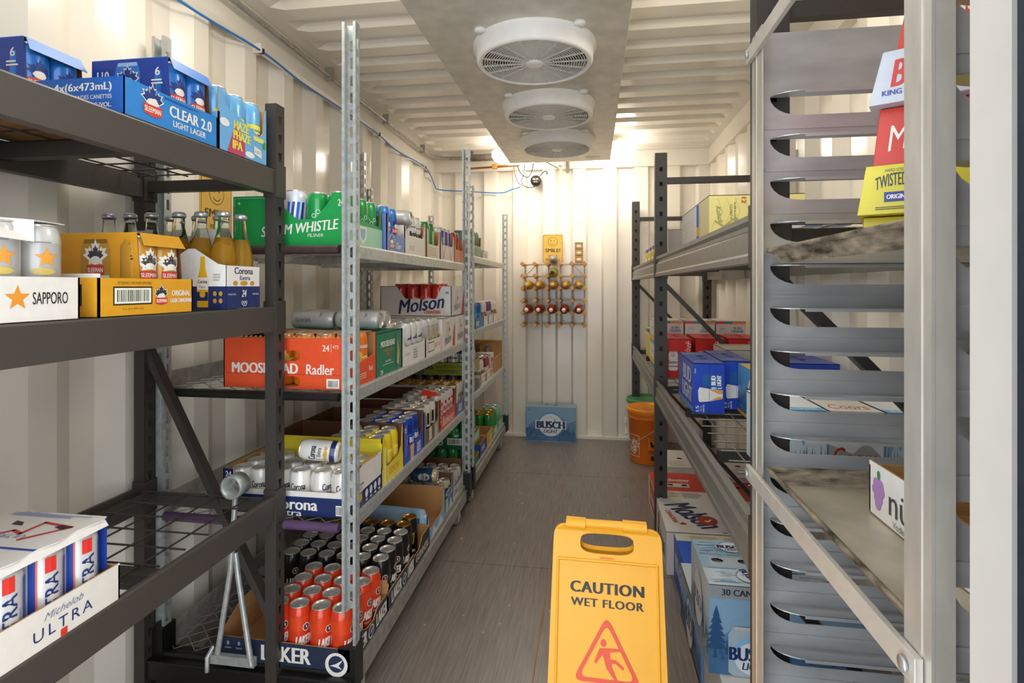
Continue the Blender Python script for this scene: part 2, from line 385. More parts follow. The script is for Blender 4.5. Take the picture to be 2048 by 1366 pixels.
a = Art().face((0,-.0505,0),(1,0,0),(0,0,1)); a.rect(-.024,.004,.02,.014,'#8d8578').rect(.002,.004,.02,.014,'#8d8578').rect(-.018,-.016,.036,.007,'#8d8578'); a.build(sc, 'lens_marks')
MB().tube(curve_pts([(.03,-.01,.04),(.06,0,.075),(.085,.01,.085),(.09,.02,.06)],4), .004, 6).build('cable', BLACKP, sc)

# ------------------------------------------------------------ black boltless racks
def plate(m, w, z0, z1, pitch, hole, o, u, t=.0018, mi=0):
    """upright plate with one hole per pitch; hole = polygon about 0,0"""
    z = z0
    while z < z1 - 1e-6:
        h = min(pitch, z1 - z); L = [[(-w/2,0),(w/2,0),(w/2,h),(-w/2,h)]]
        if h > pitch*.9: L.append([(p[0], p[1]+h/2) for p in hole])
        m.prism(L, (o[0], o[1], z), u, (0,0,1), t, mi); z += h
SQ = [(-.007,-.011),(.007,-.011),(.007,.011),(-.007,.011)]
TEAR = [(-.009,.012),(.009,.012),(.003,-.013),(-.003,-.013)]
def rack_post(w, d, h, face, hole, pitch, mats=None):
    m = MB()
    if face == 'near': plate(m, w, 0, h, pitch, hole, (0,-d/2,0), (1,0,0)); m.box(-w/2, -w/2+.002, -d/2, d/2, 0, h).box(w/2-.002, w/2, -d/2, d/2, 0, h).box(-w/2,w/2,d/2-.002,d/2,0,h)
    else: plate(m, d, 0, h, pitch, hole, (w/2,0,0), (0,1,0)); m.box(-w/2, w/2, -d/2, -d/2+.002, 0, h).box(-w/2, w/2, d/2-.002, d/2, 0, h)
    return m.mesh('post', mats or BLACKM)
def wire_deck(x0, x1, y0, y1, sx, sy, r=.0023):
    m = MB(); x = x0 + sx/2
    while x < x1: m.tube([(x,y0,0),(x,y1,0)], r, 6); x += sx
    y = y0 + sy/2
    while y < y1: m.tube([(x0,y,2*r),(x1,y,2*r)], r, 6); y += sy
    return m
def rack(label, xa, xw, ys, ztop, levels, bh, pw, pd, face, hole, beam_mat, deck_mat, side, topbar=True, pitch=.052, brace=None, wires=(.095,.075), groove=True):
    """xa aisle side x of post centre, xw wall side, ys frame positions, side = +1 if aisle lies at +x"""
    t = thing('shelf_rack', label, 'shelf rack', ((xa+xw)/2, ys[0], 0)); ox = (xa+xw)/2; oy = ys[0]
    pm = rack_post(pw, pd, ztop, face, hole, pitch)
    for y in ys:
        for x in (xa, xw):
            p = inst(pm, 'post', t, (x-ox, y-oy, 0)); MB().box(-pw/2-.006, pw/2+.006, -pd/2-.006, pd/2+.006, 0, .008).build('foot', BLACKM, p)
            for z in levels: MB().box(-pw/2-.003, pw/2+.003, -pd/2-.003, pd/2+.003, z-bh-.01, z+.02).build('sleeve', BLACKM, p)
        for z in [l - bh/2 for l in levels] + ([ztop-.14] if topbar else []):
            MB().box(min(xa,xw)-ox+pw/2, max(xa,xw)-ox-pw/2, y-oy-.012, y-oy+.012, z-.016, z+.016).build('cross_bar', BLACKM, t)
        for z1, z0 in (brace or []):
            MB().bar((xa-ox, y-oy, z1), (xw-ox, y-oy, z0), .02, .03, up=(0,1,0)).build('diagonal_brace', BLACKM, t)
    for ya, yb in zip(ys, ys[1:]):
        y0, y1 = ya + pd/2 - oy, yb - pd/2 - oy
        for z in levels:
            for x, sg in ((xa-ox, side), (xw-ox, -side)):
                f = sg*pw/2*.9
                pr = [(f,-bh),(f+sg*.004,-bh),(f+sg*.004,-bh+.014),(f,-bh+.02),(f,-.034),(f-sg*.008,-.026),(f-sg*.008,-.016),(f,-.008),(f,.004),(f-sg*.012,.004),(f-sg*.016,-.012),(f-sg*.03,-.012),(f-sg*.03,-bh)]
                if not groove: pr = [(f,-bh),(f,.0),(f-sg*.003,.004),(f-sg*.012,.004),(f-sg*.012,-.012),(f-sg*.03,-.012),(f-sg*.03,-bh)]
                MB().prism(pr, (x, y0, z), (1,0,0), (0,0,1), y1-y0).build('beam', beam_mat, t)
            d = wire_deck(min(xa,xw)-ox+pw/2, max(xa,xw)-ox-pw/2, y0, y1, *wires).build('wire_deck', deck_mat, t, loc=(0,0,z-.008)); d['kind'] = 'stuff'
            n = 2
            for k in range(1, n+1):
                yy = y0 + (y1-y0)*k/(n+1)
                MB().box(min(xa,xw)-ox+pw/2, max(xa,xw)-ox-pw/2, yy-.016, yy+.016, z-.045, z-.012).build('deck_support', BLACKM, t)
    return t
rack('black steel shelf rack at near left with three wire shelves', -.905, -1.325, (.235, 1.445), 1.787, (1.595, 1.205, .668), .065, .034, .042, 'side', TEAR, mat('bronze_beam', '#453f3a', rough=.45, var=.12, scale=400, bump=.15), BLACKM, 1, topbar=False, brace=[(.3, 1.1)], groove=False)
WIRE = mat('deck_wire', '#8b8880', rough=.4, metal=.5)
rack('long black and grey shelf rack along the right wall behind the sheet pan rack', .345, .895, (1.132, 2.86, 4.47), 1.945, (1.41, .785), .095, .06, .045, 'near', SQ, GREYB, WIRE, -1, pitch=.076, brace=[(1.3, .72), (.7, .1)], wires=(.095,.095))

# ------------------------------------------------------------ galvanised rolling racks
DH = [(-.008,-.013),(-.002,-.016),(.006,-.016),(.006,.016),(-.002,.016),(-.008,.013)]
def strut_post(h):
    m = MB(); plate(m, .034, 0, h, .05, DH, (0,.012,0), (1,0,0), .0025)
    m.box(-.021,-.0175,-.014,.0145,0,h); plate(m, .0285, 0, h, .05, DH, (.021,0,0), (0,1,0), .0025)
    m.box(-.0175,-.0125,-.014,-.0115,0,h).box(.0125,.0185,-.014,-.0115,0,h)
    return m.mesh('post', GALV)
def diamond(x0, x1, y0, y1, px=.034, py=.03, w=.0022):
    m = MB(); nx = int((x1-x0)/px); ny = int((y1-y0)/py); px = (x1-x0)/nx; py = (y1-y0)/ny
    for i in range(nx):
        xc = x0 + px*(i+.5)
        for j in range(ny):
            s1 = px/2 if (i+j) % 2 else -px/2
            m.bar((xc-s1, y0+py*j, 0), (xc+s1, y0+py*(j+1), 0), w, .0016)
    return m
def cart(label, xa, xw, y0, y1, ztop, levels, ends):
    t = thing('rolling_rack', label, 'rolling rack', ((xa+xw)/2, y0, 0)); ox, oy = (xa+xw)/2, y0
    hx = (xa-xw)/2; pm = strut_post(ztop-.14)
    for x in (hx, -hx):
        for y in (0, y1-y0):
            p = inst(pm, 'post', t, (x, y, .14)); MB().box(-.026,.026,-.028,.026,-.02,.1).build('corner_sleeve', BLACKP, p)
    for z, ec in zip(levels, ends):
        lip = MB().prism([(0,-.034),(.004,-.034),(.004,.0),(.0015,.006),(-.012,.006),(-.012,.002),(0,.0)], (hx-.004, .022, z), (1,0,0), (0,0,1), y1-y0-.044).build('aisle_edge', GALV if z > .3 else GALVD, t)
        MB().prism([(0,-.02),(-.004,-.02),(-.004,.045),(0,.045)], (-hx+.004, .022, z), (1,0,0), (0,0,1), y1-y0-.044).build('wall_edge', GALVD, t)
        MB().tube([(-hx+.022,-.012,z-.012),(hx-.03,-.012,z-.012)], .013, 10).build('end_bar', ec, t)
        MB().box(-hx+.022, hx-.022, y1-y0-.01, y1-y0+.006, z-.03, z).build('end_angle', GALVD, t)
        for yy in ((y1-y0)*.33, (y1-y0)*.67): MB().box(-hx+.01, hx-.012, yy-.012, yy+.012, z-.03, z-.006).build('cross_rail', GALVD, t)
        d = diamond(-hx+.006, hx-.006, .0, y1-y0).build('expanded_mesh', GALVD, t, loc=(0,0,z-.004)); d['kind'] = 'stuff'
    b = levels[-1]
    MB().box(-hx-.02, hx+.02, -.05, .03, b-.07, b-.012).build('base_beam', BLACKP, t, bevel=.004)
    MB().box(-hx-.02, hx+.02, y1-y0-.03, y1-y0+.03, b-.07, b-.02).build('base_beam', BLACKP, t, bevel=.004)
    for x in (hx-.004, -hx+.004): MB().box(x-.014, x+.014, .03, y1-y0-.03, b-.075, b-.02).build('side_rail', GALVD, t)
    MB().tube([(-hx-.03,-.05,b-.1),(hx,-.05,b-.1)], .016, 10).build('bumper_tube', BLACKP, t)
    for x in (hx-.03, -hx+.03):
        for y in (.1, y1-y0-.12):
            c = MB().box(-.022,.022,-.02,.02,.075,.1).box(-.022,-.017,-.018,.018,.02,.08).box(.017,.022,-.018,.018,.02,.08).build('caster', GALV, t, loc=(x, y, .0))
            MB().lathe([(0,-.014),(.036,-.014),(.041,-.008),(.041,.008),(.036,.014),(0,.014)], 20, c=(0,0,.041), axis='x').build('wheel', mat('rubber', '#8e877c', rough=.7), c)
            MB().lathe([(0,.026),(.008,.026),(.008,-.026),(0,-.026)], 8, c=(0,0,.041), axis='x').build('axle_bolt', GALV, c)
    return t
c1 = cart('tall galvanised rolling rack on casters at left with four mesh shelves', -.69, -1.30, 1.48, 2.93, 2.025, (1.385, .96, .585, .17), (mat('brown_paint','#3d2b28',rough=.5,var=.3), BLACKP, mat('purple_paint','#5a3f62',rough=.5,var=.15), BLACKP))
c2 = cart('shorter galvanised rolling rack at far left below the far wall', -.69, -1.30, 3.03, 4.27, 1.84, (1.44, 1.0, .625, .18), (GALVD, GALVD, GALVD, BLACKP))
# hinged tow handle of the near cart, folded up
th = MB()
TO = Vector((-.995, 1.48, 0))
def rel(*p): return Vector(p) - TO
hd = MB().tube([rel(-1.065,1.415,.205), rel(-1.03,1.425,.45), rel(-1.018,1.43,.66)], .008, 8).tube([rel(-.955,1.41,.195), rel(-1.005,1.425,.43), rel(-1.018,1.43,.5)], .008, 8).box(-.085,.05,-.075,-.06,.19,.215)
hd.tube([rel(-1.08,1.42,.23), rel(-1.085,1.4,.21), rel(-1.085,1.4,.17)], .006, 8)
h = hd.build('tow_handle', GALV, c1, loc=(TO.x - (-.69-1.30)/2, 0, 0)); h['label'] = 'galvanised tow handle with a ring at its top'
rg = MB()
rg.lathe([(.026,-.022),(.033,-.022),(.033,.022),(.026,.022),(.026,-.022)], 24, c=tuple(rel(-1.018,1.43,.693)), axis='-y').build('tow_ring', GALV, h)
# ------------------------------------------------------------ sheet pan rack
pr = thing('sheet_pan_rack', 'scuffed aluminium sheet pan rack standing in the right foreground', 'pan rack', (.305, .56, 0))
LV = [1.6245 - .0794*k for k in range(20)]
def pan_side(y, sgn):
    """slotted side sheet at local y; ledges bent to sgn*y"""
    m = MB(); x0, x1, xr = .026, .575, .61; zt, zb = 1.745, .1; D = .036
    curve = [(.5*.06 - .5*.06*0 + .0, 0)]
    def endcurve(n=6): return [(.055*(1-math.cos(R(90*k/n))), -D*math.sin(R(90*k/n))) for k in range(n+1)]
    ec = endcurve()
    m.box(.0, x0, y-.0008, y+.0008, zb, zt).box(x1, xr, y-.0008, y+.0008, zb, zt)
    prev = zt
    for i, z in enumerate(LV):
        # band between previous slot's bottom and this slot's top
        if i == 0: P = [(x0, z), (x1, z), (x1, zt), (x0, zt)]
        else:
            zp = LV[i-1]
            P = [(x0, z), (x1, z), (x1, zp)] + [(x1-a, zp+b) for a, b in ec[1:]] + [(x0+a, zp+b) for a, b in reversed(ec)]
        m.prism(P, (0, y-.0008, 0), (1,0,0), (0,0,1), .0016)
        L = [(x0+a, -b*sgn) for a, b in ec] + [(x1-a, -b*sgn) for a, b in reversed(ec)]
        m.prism(L, (0, y, z), (1,0,0), (0,1,0), .0016)
        m.prism([(x0+.05, sgn*D-.0008), (x1-.05, sgn*D-.0008), (x1-.05, sgn*D+.0008), (x0+.05, sgn*D+.0008)], (0, y, z), (1,0,0), (0,1,0), .006)
        if i: m.prism([(x0-.01, -.003), (x1, -.003), (x1, .003), (x0-.01, .003)], (0, y-.003, z+.0205), (1,0,0), (0,0,1), .0022)
    zp = LV[-1]; P = [(x0, zb), (x1, zb), (x1, zp)] + [(x1-a, zp+b) for a, b in ec[1:]] + [(x0+a, zp+b) for a, b in reversed(ec)]
    m.prism(P, (0, y-.0008, 0), (1,0,0), (0,0,1), .0016)
    return m
pan_side(.525, -1).build('side_panel', ALU, pr); pan_side(.0, 1).build('side_panel', ALU, pr)
for x in (0, .61):
    for y0, y1 in ((-.016, .028), (.485, .545)):
        MB().box(x, x+.003, y0, y1, .1, 1.745).box(x+.0032, x+.02, (y0 if y0 < 0 else y1-.003), (y0+.003 if y0 < 0 else y1), .1, 1.745).box(x-.001, x+.001, y0+.014 if y0<0 else y0+.03, y0+.018 if y0<0 else y0+.034, .1, 1.745).build('corner_post', ALUP, pr)
for z, yo in ((.907, 0), (1.713, 0), (.12, 0)):
    b = MB().box(-.009, -.001, -.006, .555, z-.014, z+.014).build('cross_bar', mat('aluminium_bar', '#d6d0c6', rough=.45, metal=.5, var=.06), pr, bevel=.001)
    for y in (.008, .54):
        MB().lathe([(0,.004),(.006,.003),(.008,0),(0,0)], 10, c=(0,0,0), axis='x').build('rivet', ALU, b, loc=(-.013, y, z))
for z in (1.735, .12): MB().box(.605, .612, 0, .53, z-.014, z+.014).build('rear_bar', ALUP, pr)
for x in (.03, .58):
    for y in (.02, .52):
        c = MB().box(-.02,.02,-.02,.02,.07,.1).box(-.02,-.016,-.015,.015,.02,.075).box(.016,.02,-.015,.015,.02,.075).build('caster', ALUP, pr, loc=(x,y,0))
        MB().lathe([(0,-.013),(.034,-.013),(.04,-.006),(.04,.006),(.034,.013),(0,.013)], 18, c=(0,0,.04), axis='x').build('wheel', BLACKP, c)
BURNT = mat('baked_on_edge', '#b5a68e', rough=.55, metal=.3, scale=22, stretch=(1,1,4), col2='#2a1e15', detail=10)
PANM = mat('tray_aluminium', '#cfc5b0', rough=.4, metal=.5, var=.2, scale=9, detail=6)
def pan(z, label, x0=.312, x1=.965, y0=.585, y1=1.05):
    t = thing('sheet_pan', label, 'baking tray', ((x0+x1)/2, (y0+y1)/2, z), group=None); w, d = (x1-x0)/2, (y1-y0)/2
    x1 = min(x1, .93)
    b = .022; f = MB()
    f.box(-w+b, w-b, -d+b, d-b, 0, .0015).build('tray_floor', PANM, t)
    r = MB()
    def q(x, y, z): return (x, y, z)
    I = [(-w+b,-d+b),(w-b,-d+b),(w-b,d-b),(-w+b,d-b)]; O = [(-w+.008,-d+.008),(w-.008,-d+.008),(w-.008,d-.008),(-w+.008,d-.008)]
    for k in range(4):
        a, c = k, (k+1) % 4
        r.add([(*I[a],.0008),(*I[c],.0008),(*O[c],.024),(*O[a],.024)], [(0,1,2,3)]); r.add([(I[a][0]*1.004,I[a][1]*1.004,-.0006),(I[c][0]*1.004,I[c][1]*1.004,-.0006),(O[c][0]*1.004,O[c][1]*1.004,.023),(O[a][0]*1.004,O[a][1]*1.004,.023)], [(3,2,1,0)])
    r.build('tray_side', BURNT, t)
    P = [(-w+.004,-d+.004,.024),(w-.004,-d+.004,.024),(w-.004,d-.004,.024),(-w+.004,d-.004,.024)]
    rim = MB()
    for k in range(4): rim.tube([P[k], P[(k+1)%4]], .0042, 8)
    rim.build('rolled_rim', BURNT, t)
    return t
pan(LV[9]+.0015, 'stained metal baking tray holding the open white carton with a purple grape print', x1=.925)
pan(LV[4]+.0015, 'dark-edged baking tray under the stack of yellow, red and white cartons', x1=.925)

# ------------------------------------------------------------ wet floor sign
YEL = mat('sign_yellow', '#f7b129', rough=.42, var=.02, scale=30)
ws = thing('wet_floor_sign', 'yellow folding caution wet floor sign standing in the aisle', 'safety sign', (.037, 1.43, 0), R(-1.5))
def rrect(x0, x1, y0, y1, r, n=5, bl=True):
    P = []
    for cx, cy, a in ((x1-r,y1-r,0),(x0+r,y1-r,90)):
        P += [(cx+r*math.cos(R(a+90*k/n)), cy+r*math.sin(R(a+90*k/n))) for k in range(n+1)]
    if bl: 
        for cx, cy, a in ((x0+r,y0+r,180),(x1-r,y0+r,270)): P += [(cx+r*math.cos(R(a+90*k/n)), cy+r*math.sin(R(a+90*k/n))) for k in range(n+1)]
    else: P += [(x0-.012,y0),(x1+.012,y0)]
    return P
def leaf_panel(sg):
    """one leaf of the sign; slopes out to sg*y at the floor"""
    m = MB(); H = .655; v = Vector((0, -sg*.19, H)).normalized()
    o = Vector((0, sg*.19, 0)); ln = Vector((0,.19,H)).length
    u = Vector((1,0,0)) if sg < 0 else Vector((-1,0,0))
    outer = rrect(-.137, .137, 0, ln-.012, .028, bl=False)
    hole = [( .068*c + (0), ln-.052 + .026*s_) for c, s_ in [(math.copysign(min(1,abs(math.cos(R(a)))**.6), math.cos(R(a))), math.copysign(abs(math.sin(R(a)))**.6, math.sin(R(a)))) for a in range(0,360,18)]]
    m.prism([outer, hole], o, u, v, .014)
    return m, o, u, v, ln
for sg in (-1, 1):
    m, o_, u_, v_, ln = leaf_panel(sg); lf = m.build('leaf', YEL, ws, bevel=.003)
    n_ = u_.cross(v_).normalized()
    rim = MB(); x0, x1, y0, y1 = -.124, .124, .03, ln-.094
    oo = o_ + n_*.0015
    for a, b in (((x0,y1),(x1,y1)),((x0,y0),(x0,y1)),((x1,y0),(x1,y1))): rim.tube([oo+u_*a[0]+v_*a[1], oo+u_*b[0]+v_*b[1]], .0035, 6)
    rim.build('raised_border', YEL, lf)
    MB().prism([(-.018,-.002),(.018,-.002),(.018,.002),(-.018,.002)], o_+v_*(ln-.086)+n_*.001, u_, v_, .002).build('slot_mark', mat('slot_orange','#e07d18',rough=.5), lf)
    a = Art().face(o_, u_, v_)
    a.text('CAUTION', .0, ln-.156, .184, .0255, '#1d1a15', bold=.05, space=1.12)
    a.text('WET FLOOR', .0, ln-.19, .18, .0185, '#1d1a15', bold=.04, space=1.12)
    yc = ln-.3; RED = '#e8502a'
    T = [(0,.085),(-.083,-.062),(.083,-.062)]
    def rnd(T, s):
        out = []; 
        for k in range(3):
            p, q, r = Vector(T[k-1]), Vector(T[k]), Vector(T[(k+1)%3]); A = q+(p-q).normalized()*.024*s; B = q+(r-q).normalized()*.024*s
            for j in range(6):
                t = j/5; out.append(tuple((1-t)**2*A+2*t*(1-t)*q+t*t*B))
        return out
    a.poly([(x, y+yc) for x, y in rnd(T, 1)], RED); T2 = [(x*.8, (y-(-.013))*.8-.013-.0) for x, y in T]
    a.poly([(x, y+yc) for x, y in rnd(T2, .8)], YEL)
    yc -= .012
    a.disc(-.008, yc+.036, .0075, .0085, RED)
    a.poly([(x, y+yc) for x, y in [(-.018,.024),(.002,.026),(.031,.027),(.033,.021),(.008,.017),(.009,.003),(.022,.002),(.042,-.013),(.038,-.018),(.021,-.006),(.012,-.006),(.012,-.012),(.026,-.04),(.021,-.044),(-.001,-.018),(-.008,.004),(-.011,.01),(-.026,-.01),(-.031,-.006)]], RED)
    a.build(lf, 'printed_warning')
    for xa, xb in ((-.105, -.055), (.04, .1)): MB().tube([(xa,sg*.006,.648),(xb,sg*.006,.647)], .0125, 12).build('hinge_knuckle', YEL, lf)
MB().tube([(-.06,0,.648),(.045,0,.648)], .011, 12).build('carry_bar', YEL, ws)

# ------------------------------------------------------------ far wall: sign, bottle rack, carton, pails
def smile_sign(label, loc, rz):
    t = thing('warning_sign', label, 'sign', loc, rz, group=None)
    SY = mat('sign_amber', '#e3b64a', rough=.35, var=.03)
    MB().prism(rrect(-.085, .085, -.12, .12, .012), (0, -.002, 0), (1,0,0), (0,0,1), .002).build('sign_plate', SY, t)
    a = Art().face((0,-.002,0),(1,0,0),(0,0,1)); D = '#4a3c20'
    a.poly(rrect(-.08,.08,-.115,.115,.01), D).poly(rrect(-.078,.078,-.113,.113,.01), SY)
    a.disc(0,.058,.04,.04,D,28).disc(0,.058,.037,.037,SY,28).disc(-.013,.067,.003,.006,D).disc(.013,.067,.003,.006,D)
    a.line([(.022*math.sin(R(q)), .055-.022*math.cos(R(q))) for q in range(-60,61,15)], .003, D)
    a.text('SMILE!', 0, -.014, .126, .03, D, bold=.03).text("YOU'RE", 0, -.062, .075, .018, D, bold=.02).text('ON CAMERA', 0, -.092, .12, .02, D, bold=.02)
    a.build(t, 'printed_face'); return t
smile_sign('amber smile you are on camera sign on the far wall above the bottle rack', (-.33, YB-.001, 1.58), 0)
smile_sign('amber smile sign on the left wall behind the near black shelf rack', (XL+.001, 1.80, 1.545), R(90))
WOOD = mat('pine', '#d8a468', rough=.6, var=.2, scale=25, stretch=(1,.2,1))
br = thing('bottle_rack', 'wall bottle rack of pine pegs and grey metal strips on the far wall', 'wine rack', (-.31, 4.54, 1.2))
gx = [-.245+.098*k for k in range(6)]; gz = [.245-.098*k for k in range(6)]
for x in gx:
    for z in gz:
        s_ = .021; MB().hexa([(x-s_,-.24,z),(x,-.24,z-s_),(x,-.02,z-s_),(x-s_,-.02,z),(x,-.24,z+s_),(x+s_,-.24,z),(x+s_,-.02,z),(x,-.02,z+s_)]).build('peg', WOOD, br, bevel=.002)
for x in gx: MB().box(x-.006, x+.006, -.055, -.02, -.25, .25).build('metal_strip', GALVD, br)
for z in gz: MB().box(-.25, .25, -.05, -.03, z-.006, z+.006).build('metal_strip', GALVD, br)
MB().bar((-.235,-.06,.155),(-.16,-.06,.235), .006, .014, up=(0,1,0)).build('metal_strip', GALVD, br)
MB().bar((.16,-.06,.235),(.235,-.06,.155), .006, .014, up=(0,1,0)).build('metal_strip', GALVD, br)
BP = [(0,0),(.034,.0),(.037,.006),(.037,.19),(.03,.215),(.016,.245),(.0135,.26),(.0135,.29),(.0155,.291),(.0155,.298),(.0,.298)]
def glassm(k, c, rough=.06): return mat('glass_'+k, c, rough=rough, trans=.4, ior=1.4, var=.02)
bt_cache = {}
def lying_bottle(col, cap, i, j, dz=0, label='', group=None, dx=0):
    k = (col, cap)
    if k not in bt_cache:
        bt_cache[k] = (MB().lathe(BP[:8], 20, axis='-y').mesh('wine_bottle', glassm(col, col)), MB().lathe([(.015,.262),(.0155,.292),(.014,.3),(0,.3)], 16, axis='-y').mesh('cap', mat('cap_'+cap, cap, rough=.35, var=.03)), MB().lathe([(.0378,.05),(.0378,.15)], 20, axis='-y').mesh('paper_label', mat('lab', '#e8dcc4', rough=.6)))
    b, c, l = bt_cache[k]
    o = tag(inst(b, 'wine_bottle', None, (-.31+(gx[i]+gx[i+1])/2+dx, 4.525, 1.2+gz[j]-.049+dz)), label, 'bottle', group); inst(c, 'cap', o); inst(l, 'paper_label', o)
for i in range(5):
    lying_bottle('#e0a82c', '#d8bb86', i, 1, -.022, ['leftmost amber wine bottle in the upper full row of the bottle rack','second amber wine bottle from the left in the bottle rack','middle amber wine bottle in the bottle rack','fourth amber wine bottle from the left in the bottle rack','rightmost amber wine bottle in the bottle rack'][i], 'amber bottles in the rack', dx=[-.005,-.015,0,0,.008][i])
    lying_bottle('#b8381f', '#efe6dc', i, 3, -.022, ['leftmost red rosé bottle with white cap in the bottle rack','second red rosé bottle from the left in the bottle rack','middle red rosé bottle in the bottle rack','fourth red rosé bottle from the left in the bottle rack','rightmost red rosé bottle in the bottle rack'][i], 'red bottles in the rack', dx=[-.01,-.015,-.012,-.01,.008][i])
lying_bottle('#c2ba38', '#3a3a48', 2, 0, -.02, 'greenish bottle with dark cap lying in the top row of the bottle rack')
lying_bottle('#a8a094', '#c9c2b8', 2, 0, .085, 'pale silver bottle lying on top of the bottle rack before the smile sign')
kb = thing('gift_box', 'tall narrow brown box with three ribbed panels standing on the bottle rack', 'box', (-.11, 4.49, 1.46))
for k in range(3): MB().box(-.032,.032,-.03,.03,.054*k+.001,.054*k+.053).build('panel', mat('brownbox','#a8854f',rough=.5,var=.1), kb, bevel=.004)
MB().box(-.036,-.032,-.03,.03,0,.168).box(-.036,.032,-.03,.03,.163,.17).build('white_edge', mat('edge','#e9dfcc',rough=.6), kb)
a = Art().face((0,-.0302,0),(1,0,0),(0,0,1))
for k in range(3): a.disc(0,.027+.054*k,.02,.011,'#e6d6b8')
a.build(kb, 'printed_badges')
def pail(label, x, y, body, lid, h=.37, art=False):
    t = thing('pail', label, 'bucket', (x, y, 0), R(-8))
    B = mat('pail_'+body[1:], body, rough=.38, var=.02)
    MB().lathe([(0,.0),(.128,0),(.131,.006),(.142,h-.07),(.15,h-.068),(.15,h-.058),(.143,h-.056),(.143,h-.044),(.151,h-.042),(.151,h-.032),(.144,h-.03),(.145,h-.012)], 40).build('body', B, t)
    MB().lathe([(.154,h-.03),(.157,h-.026),(.157,h-.004),(.152,h+.004),(.145,h+.002),(.142,h-.006),(.0,h-.006)], 40).build('lid', mat('pail_'+lid[1:], lid, rough=.38, var=.02), t)
    hb = MB().tube(curve_pts([(-.148,-.02,h-.06),(-.16,-.05,h-.13),(-.13,-.12,h-.21),(-.06,-.158,h-.2),(.06,-.158,h-.12),(.135,-.06,h-.06)],5), .0022, 6).build('bail_handle', GALV, t)
    MB().tube([(-.158,-.045,h-.15),(-.15,-.075,h-.19)], .012, 8).build('ear', mat('ear_white','#e6ddcf',rough=.5), t)
    if art:
        a = Art().cone(.131, .142, h-.06); Wt = '#f4ead8'
        for e in (0,):
            a.rect(-.16,.05,.1,.003,Wt).rect(-.16,.2,.1,.003,Wt).rect(-.16,.05,.003,.15,Wt).rect(-.063,.05,.003,.15,Wt)
            a.text('THE', -.15, .08, .03, .012, Wt, rot=60, bold=.03).text('HOME', -.123, .13, .1, .034, Wt, rot=62, bold=.03).text('DEPOT', -.09, .115, .1, .034, Wt, rot=62, bold=.03)
        a.rect(-.005,.085,.07,.125,'#3a2413').rect(-.003,.087,.066,.121,mat('pail_'+body[1:])).text('WARNING', .03, .198, .05, .008, '#2a1a10', bold=.03).text('DANGER', .03, .183, .044, .007, '#2a1a10', bold=.03)
        a.disc(.024,.158,.011,.012,'#2a1a10').disc(.036,.14,.02,.011,'#2a1a10').rect(.03,.118,.006,.02,'#2a1a10').rect(.046,.12,.006,.016,'#2a1a10').lines(.003,.09,.058,.022,4,'#2a1a10').rect(.02,.035,.026,.032,'#3a2010')
        a.build(t, 'printed_marks')
    return t
pail('orange plastic pail with orange lid on the floor at the far right', .405, 4.06, '#f07a14', '#f2901e', .385, True)
pail('pale pail with green lid behind the orange pail', .42, 4.385, '#d9e0cf', '#4f9660', .385)
# ------------------------------------------------------------ cans
TALL, SHORT = .157, .122
CK = {}
def can_kind(key, h, body, bands=(), lid=None, art=None, r=.0325, n=18):
    bm = [tin(body)] + [tin(b[2]) for b in bands]
    zs = sorted(set([.010, h-.028] + [z for b in bands for z in b[:2] if .010 < z < h-.028]))
    prof = [(.0, .004), (r*.74, .002), (r*.78, 0), (r*.86, .001)] + [(r if .010 <= z else r, z) for z in zs] + [(r*.985, h-.022), (r*.9, h-.009), (r*.82, h-.004)]
    mis = []
    for i in range(len(prof)-1):
        zm = (prof[i][1]+prof[i+1][1])/2; k = 0
        for j, b in enumerate(bands):
            if b[0] <= zm <= b[1]: k = j+1
        mis.append(k)
    B = MB().lathe(prof, n, mis=mis).mesh('beer_can', bm)
    lm = lid or LIDM
    Ld = MB().lathe([(r*.82,h-.004),(r*.85,h-.001),(r*.83,h),(r*.78,h-.001),(r*.75,h-.006),(r*.6,h-.005),(0,h-.005)], n).mesh('lid', lm)
    T = MB().prism([[( .0075*math.cos(R(q)), .012*math.sin(R(q))-.002) for q in range(0,360,45)], [(.004*math.cos(R(q)), .004*math.sin(R(q))-.008) for q in range(0,360,90)]], (0,0,h-.0028), (1,0,0), (0,1,0), .0012).mesh('pull_tab', lm)
    A = None
    if art: a = Art().cyl(r); art(a); A = a.mesh('print')
    CK[key] = (B, Ld, T, A, h, r)
def can(key, loc, label, group, rz=None, rot=None, tab=True):
    B, Ld, T, A, h, r = CK[key]
    o = inst(B, 'beer_can', None, loc, rot or (0,0,random.uniform(-.5,.5)+.7 if rz is None else rz)); tag(o, label, 'can', group)
    ld = inst(Ld, 'lid', o)
    if tab: inst(T, 'pull_tab', ld, None, (0,0,random.uniform(-1,1)))
    if A: inst(A, 'print', o)
    return o
ORD = ['first','second','third','fourth','fifth','sixth','seventh','eighth']
def fill(key, xs, ys, z, label, group, skip=(), tab=True, rz=None, jit=.0015):
    xo = sorted(xs, reverse=True); yo = sorted(ys)
    for i, x in enumerate(xs):
        for j, y in enumerate(ys):
            if (i, j) in skip: continue
            can(key, (x+random.uniform(-jit,jit), y+random.uniform(-jit,jit), z), label + (', ' + ORD[yo.index(y)] + ' row' if len(ys) > 1 else '') + (', ' + ORD[xo.index(x)] + ' from aisle' if len(xs) > 1 else ''), group, tab=tab, rz=rz)
Wt, Nv, Bk = '#efe9df', '#1c2b57', '#1c1a19'
